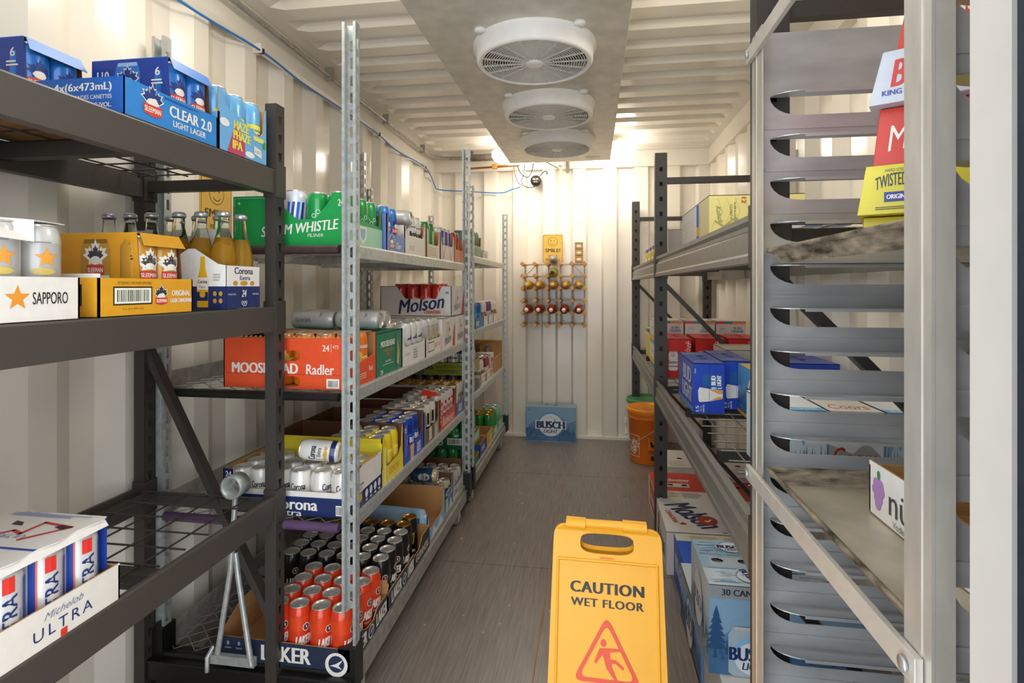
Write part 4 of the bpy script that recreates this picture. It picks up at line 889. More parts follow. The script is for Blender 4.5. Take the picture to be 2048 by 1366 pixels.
# -- top shelf, deck 1.385
Z = 1.388; w = .36
T, fr = rc('can_case', 'green case cut open at the near end of the top rolling rack shelf', 1.50, 1.775, Z, '#1f9d4d', xb=-1.075, xa=-.715, inner=DKRAFT,
    prof={'f': [(0,0),(w,0),(w,.155),(.33,.155),(.265,.078),(.205,.078),(.12,.15),(0,.15)], 'r': [(0,0),(.275,0),(.275,.155),(.262,.15),(.25,.08),(.06,.085),(.03,.15),(0,.155)]})
def f(a, F):
    F('f'); a.text('STEAM WHISTLE', .215, .052, .25, .03, Wt, shear=.25, bold=.02, rot=5).text('PILSNER', .265, .03, .05, .01, Wt, shear=.2).text('24', .345, .125, .018, .02, Wt, bold=.02).shape(LEAF, .02, .128, .005, .006, '#bfe8cc').rect(.004,.004,.0015,.14,'#8fd0a4').rect(.004,.143,.1,.0015,'#8fd0a4').rect(.16,.01,.004,.018,'#7fd09a').rect(.155,.024,.014,.003,'#7fd09a')
    F('r'); a.poly([(.0,0),(.275,0),(.275,.07),(.0,.07)], '#a8d8b8').poly([(.09,.066),(.15,.066),(.145,.03),(.12,.012),(.095,.03)], '#e4efe6').poly([(.1,.06),(.14,.06),(.136,.034),(.12,.022),(.104,.034)], '#8fb8d0')
art_on(T, fr, f)
fill('swh', [-.755, -.822, -.889], [1.54, 1.607, 1.674, 1.741], Z+.004, 'green can in the green cut-open case on the top shelf', 'green cans in the green case', skip=[(2,0)], rz=.5)
can('swb', (-.893, 1.538, Z+.012), 'blue and white striped can among the green cans', None, rz=.2)
def small(label, y0, y1, outer, key, clabel, fn, ys, hr=.07, xs=(-.738, -.805), hb=.13, hf=.13, z=None, rz=1.5, xb=XB, inner=None, prof=None, tab=False, top=None):
    d = y1-y0
    P = prof if prof is not None else {'r': [(0,0),(d,0),(d,hb),(d-.012,hb),(d-.022,hr+.012),(d-.035,hr),(.03,hr),(.018,hr+.012),(.01,hf),(0,hf)]}
    T, fr = rc('can_case', label, y0, y1, z or Z, outer, hf=hf, hb=hb, hr=hr, prof=P, xb=xb, inner=inner)
    if fn: art_on(T, fr, fn)
    fill(key, xs, ys, (z or Z)+.004, clabel, clabel, tab=tab, rz=rz)
    return T
def f(a, F): F('r'); a.rect(.0,0,.175,.062,'#6b87c4'); sleeman_mark(a, .045, .03, .045, '#3f5fa8', '#c9665a'); a.text('Clear', .11, .025, .05, .022, Wt, shear=.2, bold=.02)
small('faded blue tray of blue cans on the top rolling rack shelf', 1.785, 1.96, '#6b87c4', 'slc', 'bright blue can in the faded blue tray', f, [1.822, 1.89], hr=.062, hb=.06, hf=.13)
def f(a, F): F('r'); a.lines(.05,.02,.07,.02,3,'#b9b0a4').text('J', .012, .1, .006, .02, '#4a4a58')
small('white tray of pale lettered cans on the top rolling rack shelf', 1.965, 2.215, '#e4ddd2', 'hed', 'pale can with black lettering in the white tray', f, [2.105, 2.172], hr=.075, hf=.11)
can_kind('slg', TALL, '#bdbbb4', [(.01,.05,'#6f9a5a')])
can('slg', (-.86, 2.03, Z+.145), 'silver and green can lying on top of the pale lettered cans', None, rot=(0, R(90), R(8)))
CK['gsl'] = CK['gry']
small('white and brown tray of green cans on the top rolling rack shelf', 2.235, 2.44, '#e2d9ca', 'grn', 'green can in the white and brown tray', lambda a, F: (F('r'), a.rect(.0,.0,.02,.07,'#c99a6a').lines(.04,.015,.13,.04,4,'#c2b8a8')), [2.29, 2.36], hr=.062)
small('white tray with a red V print on the top rolling rack shelf', 2.45, 2.70, '#e6e0d8', 'gry', 'grey and blue can in the tray with the red V', lambda a, F: (F('r'), a.line([(.02,.075),(.05,.01),(.09,.075)], .008, '#d88a84').line([(.14,.075),(.19,.01),(.23,.075)], .008, '#e3a9a2').rect(.03,.08,.03,.03,'#9fa6c8')), [2.52, 2.59, 2.66], hr=.075)
small('pale orange tray of dark red cans on the top rolling rack shelf', 2.705, 2.92, '#dc7a4c', 'rdb', 'dark red can in the pale orange tray', lambda a, F: (F('r'), a.poly([(.07,0),(.1,.06),(.13,0)], '#e9a488').poly([(.14,0),(.17,.07),(.21,0)], '#e8b09a').rect(.03,.02,.03,.04,'#e8a070')), [2.77, 2.83], hr=.07)

# -- second shelf, deck .96
Z = .963; w = .405
HO = [(.07*math.copysign(abs(math.cos(R(q)))**.5, math.cos(R(q)))*.62, .016*math.copysign(abs(math.sin(R(q)))**.7, math.sin(R(q)))) for q in range(0, 360, 24)]
T, fr = rc('can_case', 'orange case cut open at the near end of the second rolling rack shelf', 1.497, 1.69, Z, '#e8532a', xb=-1.105, xa=-.70,
    prof={'f': [[(0,0),(w,0),(w,.15),(0,.15)], [(x+.205, y+.098) for x, y in HO], [(x+.205, y+.022) for x, y in HO]], 'r': [(0,0),(.193,0),(.193,.155),(.18,.155),(.175,.085),(.03,.065),(.02,.15),(0,.15)], 'l': [(0,0),(.193,0),(.193,.15),(0,.15)], 'b': [(0,0),(w,0),(w,.165),(0,.155)]})
def f(a, F):
    F('f'); a.text('MOOSEHEAD', .135, .06, .215, .031, Wt, bold=.035).text('Radler', .312, .058, .088, .031, Wt, bold=.015).text('24', .33, .122, .022, .018, Wt, bold=.02).rect(.346,.11,.001,.024,Wt).text('473', .36, .126, .018, .01, Wt).rect(.332,.004,.04,.028,'#f0e8da').barcode(.335,.006,.034,.024).line([(0,.043),(w,.043)], .0012, '#b93e1c')
    F('r'); a.lines(.03,.02,.1,.02,3,'#f3b8a0').text('Rad', .15, .045, .03, .016, '#f3d8c8', bold=.02)
art_on(T, fr, f)
tm = MB()
for k in range(26): x = -.2+.0155*k; tm.add([(x,-.095,.151),(x+.0155,-.095,.151),(x+.008,-.09,.158)], [(0,1,2)])
tm.build('torn_edge', KRAFT, T)
MB().prism([(-.2,-.02),(.19,-.03),(.19,.09),(-.2,.09)], (0,0,.16), (1,0,.0), (0,1,0), .002).build('folded_flap', KRAFT, T)
fill('rad', [-.737, -.804, -.871, -.938], [1.552, 1.622], Z+.004, 'orange can with a fruit slice in the orange case', 'orange fruit cans in the orange case', rz=1.2)
def f(a, F):
    F('r'); a.text('MOOSEHEAD', .1, .108, .13, .02, Wt, bold=.03).text('CANADIAN LAGER', .1, .085, .1, .01, '#c98a4a').shape(LEAF, .1, .068, .012, .012, '#c9502c').text('ALPINE', .1, .047, .05, .008, Wt).rect(.05,.036,.1,.0015,Wt).text('24', .04, .015, .022, .016, Wt, bold=.02).rect(.175,.0,.04,.13,'#3f7f66').poly([(.18,.03),(.2,.02),(.21,.06),(.195,.1),(.185,.12),(.19,.07)], '#b9b068')
carton('can_case', 'closed green case beside the orange case on the second rolling rack shelf', XB, XA, 1.695, 1.925, Z, Z+.148, '#1f7a5c', f, holes=False, cat='case')
MB().box(-.405/2+.02, .2, -.015, .012, 0, .001)
small('white tray of white snowy-peak cans on the second rolling rack shelf', 1.935, 2.215, '#e9e6e0', 'gla', 'white can with a dark mountain print in the white tray', lambda a, F: (F('r'), a.rect(.12,.015,.06,.05,'#dedad4').lines(.13,.02,.05,.04,4,'#9a958c').lines(.03,.04,.07,.01,2,'#b5b0a8')), [2.05, 2.118, 2.184], hr=.075, hb=.075, hf=.148)
for j, y in enumerate((1.80, 1.868)):
    for i, x in enumerate((-.885, -1.05)):
        can('sil', (x, y, Z+.152+.034), ['nearer ','farther '][j] + ['pale silver can lying at the aisle end of the green case','pale silver can lying at the back of the green case'][i], ['front lying silver cans','rear lying silver cans'][i], rot=(R(0), R(90), 0), tab=True)
small('white tray with an orange star on the second rolling rack shelf', 2.225, 2.465, '#ebe6dc', 'sap', 'silver star can on the second rolling rack shelf', lambda a, F: (F('r'), a.rect(.03,.018,.09,.042,'#2c2622').rect(.034,.022,.082,.034,'#e9e6da').shape(STAR,.15,.04,.016,.018,'#e99532').text('SAPPORO',.195,.04,.05,.014,'#e0a060',bold=.01)), [2.285, 2.352, 2.419], hr=.07, hb=.08, hf=.08)
def f(a, F):
    F('r'); d = .24; printed_can(a, d*.45, .045, .055, .085, '#d2cdc6', '#b9b4ad'); a.text('Molson', d*.45, .045, .12, .04, '#4a4f68', shear=.3, bold=.01, rot=8).shape(LEAF, d*.55, .09, .014, .016, '#d0392e').poly([(d-.05,0),(d,0),(d,.12),(d-.03,.07)], '#c83a30')
    F('f'); a.text('Molson', .26, .08, .2, .05, '#1b2f66', shear=.3, bold=.02, rot=5)
for k, (ya, yb) in enumerate(((2.475, 2.715), (2.72, 2.925))):
    carton('can_case', ['white lager case under the raised white case, nearer the silver star cans','white lager case under the raised white case, at the far rack post'][k], XB, XA, ya, yb, Z, Z+.152, '#e6e1da', f, holes=False, cat='case')
w = .375
T, fr = case('can_case', 'script-lettered white case with a window of red cans, stacked on white cases', -1.077, -.702, 2.655, 2.925, Z+.155, .15, .15, .15, .15, '#dcd8d4', prof={'f': [(0,0),(w,0),(w,.148),(.325,.148),(.295,.085),(.135,.085),(.1,.13),(.09,.148),(0,.148)]}, inner=DKRAFT)
def f(a, F):
    F('f'); a.text('Molson', .215, .058, .25, .07, '#1b2a5c', shear=.35, bold=.02, rot=8).text('CANADIAN', .275, .018, .085, .018, '#c9382e', bold=.03).shape(LEAF, .225, .088, .018, .018, '#d0392e').rect(.345,.11,.016,.012,'#8a8fa8')
    F('r'); printed_can(a, .11, .045, .055, .08, '#cfcac4', '#b0aaa4'); a.text('Molson', .11, .045, .12, .035, '#4a4f68', shear=.3, rot=8).shape(LEAF, .125, .085, .013, .015, '#d0392e').poly([(.2,0),(.27,0),(.27,.13),(.24,.08)], '#c83a30')
art_on(T, fr, f)
fill('mol', [-.78, -.847, -.914, -.981], [2.695, 2.765], Z+.16, 'red can in the window of the raised white case', 'red cans in the raised white case', tab=False)

# -- third shelf, deck .585
Z = .588; w = .406
T, fr = rc('can_case', 'white and navy case cut open at the near end of the third rolling rack shelf', 1.497, 1.735, Z, '#ece8e1', xb=-1.106, xa=-.70,
    prof={'f': [(0,0),(w,0),(w,.14),(.385,.135),(.375,.08),(.36,.072),(.06,.072),(.04,.085),(.035,.13),(0,.13)], 'r': [(0,0),(.238,0),(.238,.13),(0,.142)], 'l': [(0,0),(.238,0),(.238,.13),(0,.13)], 'b': [(0,0),(w,0),(w,.07),(0,.07)]})
def f(a, F):
    F('f'); a.rect(0,0,w,.056,'#1c2d60').text('Corona', .23, .034, .15, .034, Wt, bold=.03).text('Extra', .21, .008, .09, .018, Wt, bold=.02).rect(.362,.006,.024,.03,'#efe9dc').barcode(.362,.006,.024,.03).rect(.004,.1,.03,.03,'#1c2d60').text('24', .018, .113, .02, .016, Wt, bold=.02)
    F('r'); a.poly([(0,0),(.238,0),(.238,.052),(0,.052)], '#1c2d60').text('Corona', .07, .075, .05, .012, '#4a4f5c', bold=.01).text('Extra', .07, .062, .03, .008, '#4a4f5c').rect(.055,.003,.03,.048,Wt).rect(.056,.003,.028,.047,'#22468c').disc(.07,.035,.011,.014,'#eab325')
    for k in range(4): a.disc(.115+.033*k, .033, .011, .013, '#dfe3ec').rect(.108+.033*k,.01,.014,.006,'#dfe3ec')
    a.poly([(0,.14),(.09,.135),(.03,.115)], '#1c2d60').line([(.06,.136),(.2,.13)], .006, '#e2a52c')
art_on(T, fr, f)
fill('cor', [-.742, -.808, -.874, -.94, -1.006, -1.069], [1.537, 1.604, 1.671], Z+.004, 'white and navy can standing in the white and navy case', 'white and navy cans in their case', rz=None)
can('cor', (-.78, 1.60, Z+.004+.122+.034), 'white and navy can lying on its side on top of the others', None, rot=(0, R(-84), R(10)))
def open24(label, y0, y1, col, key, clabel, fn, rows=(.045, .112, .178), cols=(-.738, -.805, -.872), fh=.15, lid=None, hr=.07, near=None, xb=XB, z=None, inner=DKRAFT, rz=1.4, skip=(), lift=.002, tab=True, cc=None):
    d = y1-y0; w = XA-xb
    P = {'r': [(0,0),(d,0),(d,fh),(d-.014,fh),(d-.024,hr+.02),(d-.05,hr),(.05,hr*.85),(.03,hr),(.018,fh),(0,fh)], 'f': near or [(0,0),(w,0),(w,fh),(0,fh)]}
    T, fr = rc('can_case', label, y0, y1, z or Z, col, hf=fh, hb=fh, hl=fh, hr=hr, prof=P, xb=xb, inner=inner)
    if fn: art_on(T, fr, fn)
    fill(key, cols, [y0+r for r in rows], (z or Z)+.004, clabel, clabel, rz=rz, skip=skip, tab=tab)
    return T, fr
T, fr = open24('yellow case cut open beside the white and navy case', 1.74, 1.945, '#ecd22a', 'yel', 'yellow can in the yellow cut-open case', lambda a, F: (F('r'), a.rect(0,.0,.205,.06,'#efd84a').text('LEMON', .11, .035, .09, .025, '#e5a83a', bold=.03).rect(.015,.0,.02,.13,'#f3e58a'), F('f'), a.rect(0,.12,.405,.03,'#f2df3c')), rows=(.04,.1,.16), fh=.165)
T, fr = open24('royal blue case cut open on the third rolling rack shelf', 1.95, 2.195, '#1f4fc0', 'bud', 'royal blue can in the royal blue case', lambda a, F: (F('r'), a.rect(.01,.03,.03,.12,'#6a5fc0').text('BUD LIGHT', .18, .03, .05, .04, '#dfe8f6', bold=.03).poly([(.08,0),(.115,0),(.12,.06),(.075,.06)], '#e0b88a').text('24', .02, .13, .02, .02, Wt, rot=90, bold=.02), F('f'), a.text('BUD LIGHT', .2, .07, .25, .06, '#dfe8f6', bold=.03).rect(0,.13,.405,.02,'#2f62d8')), rows=(.055,.122,.19), fh=.16)
T, fr = open24('brown and cream case cut open on the third rolling rack shelf', 2.20, 2.435, '#8f7a63', 'brn', 'black and cream can in the brown and cream case', lambda a, F: (F('r'), a.lines(.02,.005,.2,.06,7,'#5a4a3c').rect(.07,.01,.04,.055,'#d9cfbc').rect(.15,.005,.05,.06,'#c9bea8')), fh=.145)
T, fr = open24('red case cut open on the third rolling rack shelf', 2.44, 2.735, '#d93a22', 'red', 'silver and red can in the red cut-open case', lambda a, F: (F('r'), a.text('Budweiser', .15, .035, .22, .045, '#f0d8cc', shear=.3, bold=.02, rot=-2).rect(.005,.03,.02,.1,'#ee5a36').lines(.008,.04,.012,.08,4,Wt), F('f'), a.poly([(.0,.15),(.0,.1),(.3,.11),(.405,.15)], '#cfc8c0').line([(.1,.14),(.16,.115),(.22,.14)], .004, '#8a8580')), rows=(.06,.127,.194,.25), fh=.15)
MB().prism([(0,0),(.1,0),(.09,.05),(.02,.06)], (.08,-.11,.13), (1,0,0), Vector((0,.5,1)).normalized(), .002).build('torn_flap', board('#d93a22'), T)
T, fr = open24('cream and blue case of gold-topped cans on the third rolling rack shelf', 2.74, 2.925, '#cfc6b8', 'gol', 'gold-topped can in the cream and blue case', lambda a, F: (F('r'), a.rect(0,0,.185,.07,'#5a6a9c').text('OLD', .09, .035, .08, .04, '#e6e0d4', shear=.2, bold=.03).rect(0,.07,.03,.05,'#dcd4c8'), F('f'), a.text('OLD', .38, .14, .04, .012, '#2a2f50', bold=.03).text('24', .1, .135, .02, .012, '#3a3a44', bold=.02)), rows=(.05,.115,.16), cols=(-.738,-.805,-.872,-.939,-1.0), fh=.16)

# -- bottom shelf, deck .17
Z = .173; w = .405
LW = '#27324a'
T, fr = rc('can_tray', 'dark blue open tray of orange cans at the near end of the bottom shelf', 1.452, 1.738, Z, LW, xb=-1.085, xa=-.68,
    prof={'f': [(0,0),(w,0),(w,.062),(0,.068)], 'r': [(0,0),(.286,0),(.286,.065),(.2,.066),(.17,.045),(.12,.05),(.08,.07),(0,.064)], 'l': [(0,0),(.286,0),(.286,.07),(.2,.115),(.1,.125),(0,.11)], 'b': [(0,0),(w,0),(w,.065),(0,.11)]})
def f(a, F):
    F('f'); a.text('LAKER', .21, .032, .155, .044, Wt, bold=.035).disc(.365,.018,.034,.034,Wt,26).disc(.365,.02,.024,.024,LW).poly([(.345,.014),(.362,.02),(.385,.034),(.372,.016),(.382,.006),(.36,.012)], Wt)
    for k in range(3): a.disc(.028+.035*k, .05, .004, .006, '#8d96a4').rect(.018+.035*k,.034,.02,.004,'#8d96a4')
    F('r'); a.text('LAKER', .07, .03, .1, .04, Wt, bold=.035).disc(.15,.024,.02,.02,Wt).disc(.15,.024,.016,.016,LW).poly([(.14,.02),(.15,.026),(.162,.034),(.155,.02)], Wt).text('LAKER', .235, .03, .09, .04, Wt, bold=.035)
art_on(T, fr, f)
fill('lko', [-.722, -.788, -.854, -.92], [1.492, 1.56, 1.628, 1.696], Z+.004, 'orange-red can in the dark blue bottom shelf tray', 'orange-red cans on the bottom shelf', rz=None)
T, fr = rc('can_tray', 'dark blue open tray of black cans on the bottom shelf', 1.745, 2.01, Z, LW, xb=-1.085, xa=-.68, hf=.05, hb=.05, hl=.05, hr=.06)
def f(a, F):
    F('r'); a.text('LAKER', .08, .03, .1, .042, Wt, bold=.035).disc(.16,.026,.02,.02,Wt).disc(.16,.026,.016,.016,LW).poly([(.15,.022),(.16,.028),(.172,.036),(.165,.022)], Wt).text('LAKER', .228, .03, .07, .042, Wt, bold=.035)
art_on(T, fr, f)
fill('lkb', [-.722, -.788, -.854, -.92, -.986, -1.05], [1.782, 1.848, 1.914, 1.978], Z+.004, 'black can in the dark blue bottom shelf tray', 'black cans on the bottom shelf', skip=[(5,3)])
T, fr = rc('can_tray', 'low black tray of gold-topped black cans on the bottom shelf', 2.015, 2.21, Z, '#1f1d1c', xb=-1.085, xa=-.68, prof={'r': [(0,0),(.195,0),(.195,.085),(.1,.085),(.06,.05),(0,.05)]}, hf=.04, hb=.09, hl=.04)
art_on(T, fr, lambda a, F: (F('r'), a.text('GUINNESS', .1, .028, .16, .03, '#d9d2c4', bold=.03)))
for k, (x, y) in enumerate(((-.735, 2.118), (-.735, 2.05), (-.80, 2.05), (-.866, 2.05), (-.932, 2.05), (-.998, 2.05))):
    can('gui', (x, y, Z+.004), 'gold-lidded black can on the bottom shelf, ' + ('set behind the row at the aisle' if k == 0 else ORD[k-1] + ' from aisle in the front row'), 'gold-lidded black cans')
def f(a, F):
    F('f'); a.rect(0,.0,.38,.145,'#a9c6de').poly([(0,.0),(.405,.0),(.405,.05),(.33,.06),(.25,.03),(.15,.055),(.0,.03)], '#3f6f9c').rect(.3,.02,.06,.09,'#2f6299').rect(.315,.07,.035,.03,'#9fd0ec').disc(.1,.09,.03,.016,'#9c5230').poly([(.2,.05),(.23,.1),(.26,.06),(.285,.1),(.3,.05)], '#e2ecf4').text('24', .375, .12, .03, .014, Wt, bold=.02)
    F('r'); a.poly([(0,0),(.27,0),(.27,.05),(0,.05)], '#8fb9d8').poly([(.05,.0),(.09,.045),(.14,.01),(.2,.045),(.25,0)], '#d9e6ef')
d = .27
T, fr = rc('can_case', 'empty pale blue case with brown inside on the bottom shelf', 2.215, 2.485, Z, '#8fb8da', xb=-1.085, xa=-.69, inner=KRAFT, prof={'f': [(0,0),(.395,0),(.395,.12),(.38,.15),(0,.165)], 'r': [(0,0),(d,0),(d,.15),(d-.02,.15),(d-.03,.07),(d-.06,.052),(.04,.05),(.02,.1),(0,.12)], 'b': [(0,0),(.395,0),(.395,.15),(0,.15)]})
art_on(T, fr, f)
def f(a, F):
    F('r'); a.rect(0,0,.18,.06,'#4f86bc').poly([(.05,0),(.1,0),(.09,.06),(.06,.06)], '#d9cfae').poly([(.11,.0),(.14,.05),(.17,0)], '#dbe7ef')
    F('f'); a.rect(0,.12,.395,.03,'#5fa0d4').text('24', .36, .135, .03, .014, Wt, bold=.02)
T, fr = open24('pale blue case of dark blue cans on the bottom shelf', 2.49, 2.672, '#7fb2dc', 'bus', 'dark blue can in the pale blue bottom case', f, rows=(.045,.11,.15), cols=(-.735,-.802,-.869,-.936), z=Z, fh=.15)
can('bus', (-.87, 2.56, Z+.17), 'dark blue can lying on top of the dark blue cans', None, rot=(0, R(90), R(4)))
T, fr = open24('white and pale blue case of silver cans, farthest on the bottom shelf', 2.676, 2.9, '#a9cbe6', 'coo', 'silver and red can in the white and pale blue case', lambda a, F: (F('r'), a.rect(0,0,.22,.065,'#d9d6d2').text('Coors', .06, .035, .08, .03, '#c0332c', shear=.3, bold=.02).poly([(.1,0),(.15,.05),(.21,0)], '#8fb8a8'), F('f'), a.text('24', .28, .135, .03, .014, Wt, bold=.02)), rows=(.05,.117,.18), cols=(-.735,-.802,-.869,-.936), z=Z, fh=.15)

# ===== far rolling rack (aisle x = -.70, y 3.03 to 4.27)
def f(a, F): F('r'); a.rect(0,0,.3,.06,'#6f9a7c').text('ORD', .1, .035, .1, .035, '#24382c', shear=.3)
small('sage green tray of green and red cans on the top shelf of the far rack', 3.07, 3.38, '#6f9a7c', 'tea', 'sage green can with red spots on the far rack', f, [3.2, 3.27, 3.34], hr=.07, z=1.443)
carton('small_carton', 'small white carton at the end of the far rack top shelf', -.86, -.71, 3.50, 3.66, 1.443, 1.50, '#d9d3c8', lambda a, F: (F('r'), a.lines(.03,.015,.1,.03,3,'#8a857c'), F('f'), a.rect(.1,.01,.03,.035,'#6a655e')), holes=False)
Z2 = 1.003
for k, (ya, yb, col, key, nm) in enumerate(((3.06, 3.2, '#8fc24a', 'sgr', 'lime green'), (3.21, 3.45, '#3f7fb8', 'sbl', 'deep blue'), (3.46, 3.62, '#d9d6cf', 'swh2', 'off-white'), (3.63, 3.8, '#cfc8d6', 'spu', 'purple'), (3.81, 4.0, '#d9d2c2', 'swh2', 'cream'))):
    small(nm + ' tray on the second shelf of the far rack', ya, yb, col, key, nm + ' can on the second shelf of the far rack', lambda a, F: (F('r'), a.lines(.02,.02,(.1),.03,3,Wt)), [ya+.045, yb-.045] if yb-ya > .15 else [ya+.07], xs=(-.738,), z=Z2, hr=.065, hb=.07, hf=.07)
Z3 = .628
for k in range(2):
    T, fr = rc('can_tray', ['white tray stacked beside the lime cider tray on the far rack third shelf', 'white tray with red stripe in the middle of the far rack third shelf'][k], [3.37, 3.56][k], [3.55, 3.74][k], Z3, '#e0dacd', hr=.075, hf=.075, hb=.075, hl=.075)
    art_on(T, fr, lambda a, F: (F('r'), a.rect(.03,.02,.1,.035,'#8a8478').rect(.034,.024,.092,.027,'#e9e6da').rect(.14,.01,.02,.05,'#c0463c')))
    fill(['swh2','sre'][k], [-.738], [[3.41, 3.48],[3.6, 3.67]][k], Z3+.004, ['pale can in the nearer white tray of the far rack third shelf','maroon can in the white tray with red stripe'][k], ['pale cans far rack','maroon cans far rack'][k], tab=False)
carton('small_carton', 'white and maroon printed carton standing among the far rack trays', -.83, -.71, 3.76, 3.88, Z3, Z3+.16, '#d9d2c8', lambda a, F: (F('r'), a.rect(.01,.02,.1,.11,'#9c4a44').lines(.02,.03,.07,.08,5,'#e0d6ca'), F('f'), a.rect(.02,.02,.09,.11,'#9c4a44').lines(.03,.04,.06,.06,4,'#e0d6ca')), holes=False)
for k in range(4):
    ya = 3.9 + .09*k; T = thing('bottle_carton', ['nearest','second','third','farthest'][k] + ' brown divided carton at the end of the far rack third shelf', 'carton', (-.87, ya+.042, Z3), group='brown divided cartons')
    MB().box(-.16,.16,-.04,.04,0,.11).build('body', KRAFT, T); 
    for q in range(3): MB().box(-.15+.1*q,-.148+.1*q,-.038,.038,.11,.2).build('divider', KRAFT, T)
    MB().box(-.16,.16,.036,.038,.11,.21).build('divider', KRAFT, T)
    for q in range(3):
        MB().lathe([(.026,.1),(.026,.135),(.013,.165),(.013,.19)], 12, c=(-.1+.1*q,0,0)).build('bottle_neck', mat('amberish','#8f8468',rough=.2), T); MB().lathe([(.0145,.185),(.0145,.2),(0,.2)], 12, c=(-.1+.1*q,0,0)).build('cap', mat('bluecap','#31508f',rough=.4), T)
T, fr = rc('can_tray', 'dark tray of grey-topped cans under the lime green cider tray', 3.065, 3.33, Z3, '#4a473f', hf=.06, hb=.06, hl=.06, hr=.06)
can_kind('gsh', .115, '#55524c', lid=mat('dull_lid', '#8d8a84', rough=.4, metal=.7))
fill('gsh', [-.74-.068*k for k in range(6)], [3.105, 3.172], Z3+.004, 'grey can with dull lid under the lime green cider tray', 'grey cans under the cider tray')
w = .405
T, fr = rc('can_tray', 'lime green cider tray stacked on grey cans in the far rack', 3.065, 3.33, Z3+.121, '#8f9422', hf=.072, hb=.072, hl=.072, hr=.07)
art_on(T, fr, lambda a, F: (F('f'), a.rect(0,0,.13,.072,'#6e6d5c').poly([(.36,0),(.405,0),(.405,.072),(.395,.072)], '#8a8778').text('GROWERS', .11, .045, .15, .025, Bk, bold=.04).text('EST. 1922', .1, .02, .06, .009, Bk).text('Juicy Bartlett Pear', .285, .048, .18, .02, '#3a3c14').lines(.21,.018,.15,.016,2,'#55581c')))
fill('gro', [-.742, -.81, -.878], [3.11, 3.18, 3.25], Z3+.125, 'grey and yellow cider can in the lime green tray', 'cider cans in the lime green tray', tab=False, rz=.1)
Z4 = .184
T, fr = rc('can_tray', 'lower dark green tray of green cans on the far rack bottom shelf', 3.065, 3.33, Z4, '#1c6a3a', hf=.05, hb=.05, hl=.05, hr=.05)
can_kind('hsh', .13, '#1f7a3c', [(.08,.13,'#3a9a58')])
fill('hsh', [-.74-.068*k for k in range(6)], [3.105, 3.172], Z4+.004, 'short green can in the lower dark green tray', 'green cans in the lower green tray')
T, fr = rc('can_tray', 'upper dark green tray with a barcode stacked on green cans', 3.065, 3.33, Z4+.136, '#17603a', hf=.07, hb=.07, hl=.07, hr=.06)
art_on(T, fr, lambda a, F: (F('f'), a.text('STATO', .16, .036, .17, .034, '#cfe0cf', bold=.03).rect(.27,.025,.11,.038,'#e6e2d4').barcode(.27,.025,.11,.038), F('r'), a.rect(0,0,.26,.06,'#7fc79c').lines(.03,.02,.2,.03,3,Wt)))
fill('hei', [-.74, -.808, -.876], [3.11, 3.18, 3.25], Z4+.14, 'green can in the upper dark green tray', 'green cans in the upper green tray', tab=False, rz=1.0)
T, fr = rc('can_tray', 'empty blue and brown tray on the bottom shelf of the far rack', 3.345, 3.55, Z4, '#2f58ae', hf=.085, hb=.085, hl=.085, hr=.085); art_on(T, fr, lambda a, F: (F('r'), a.lines(.05,.03,.1,.03,2,Wt)))
T, fr = rc('can_tray', 'empty yellow and brown tray on the bottom shelf of the far rack', 3.56, 3.78, Z4, '#e0ab22', hf=.09, hb=.09, hl=.09, hr=.09); art_on(T, fr, lambda a, F: (F('r'), a.rect(.12,.02,.06,.04,'#efe0b0')))
fill('hey', [-.75, -.82], [3.60, 3.67], Z4+.004+.0, 'green and yellow can with gold lid on the far rack bottom shelf', 'green and yellow cans on the far rack', tab=False) if 0 else None
T, fr = rc('can_tray', 'mint green tray of dark green cans on the bottom shelf of the far rack', 3.79, 4.02, Z4, '#8fcbaa', hf=.06, hb=.06, hl=.06, hr=.06); art_on(T, fr, lambda a, F: (F('r'), a.rect(.08,.015,.08,.035,'#dff0e4')))
fill('hey', [-.74, -.808, -.876], [3.835, 3.90, 3.97], Z4+.004, 'gold-lidded green and yellow can in mint tray', 'gold-lidded green cans in the mint tray', tab=False)
T, fr = rc('can_tray', 'pale mint tray at the far end of the far rack bottom shelf', 4.03, 4.22, Z4, '#a9d8c0', hf=.06, hb=.06, hl=.06, hr=.06)
fill('mnt', [-.74, -.808], [4.075, 4.15], Z4+.004, 'pale mint can in the tray at the far end', 'mint cans at the far end', tab=False)
def around(a, w, d, y0, y1, c, axis='x', dx=0):
    """colour band on a top panel from y0 to y1 that leaves the hand holes open"""
    hx, hy = (.062, .03) if axis == 'x' else (.03, .062); xa, xb, ya, yb = w/2-hx+dx, w/2+hx+dx, d/2-hy, d/2+hy
    if y0 < ya: a.rect(0, y0, w, min(ya, y1)-y0, c); a.k -= 1
    if y1 > yb: a.rect(0, max(yb, y0), w, y1-max(yb, y0), c); a.k -= 1
    lo, hi = max(y0, ya), min(y1, yb)
    if hi > lo: a.rect(0, lo, xa, hi-lo, c); a.k -= 1; a.rect(xb, lo, w-xb, hi-lo, c); a.k -= 1
    a.k += 1; return a
def ripples(a, w, d, n, cols, dx=0):
    for k in range(n):
        x, y, l = random.uniform(0, w*.85), random.uniform(.004, d-.008), w*random.uniform(.05, .18)
        if abs(y-d/2) < .034 and x < w/2+dx+.066 and x+l > w/2+dx-.066: continue
        a.rect(x, y, min(l, w-x), .0028, random.choice(cols)); a.k -= .9
    a.k = math.ceil(a.k); return a
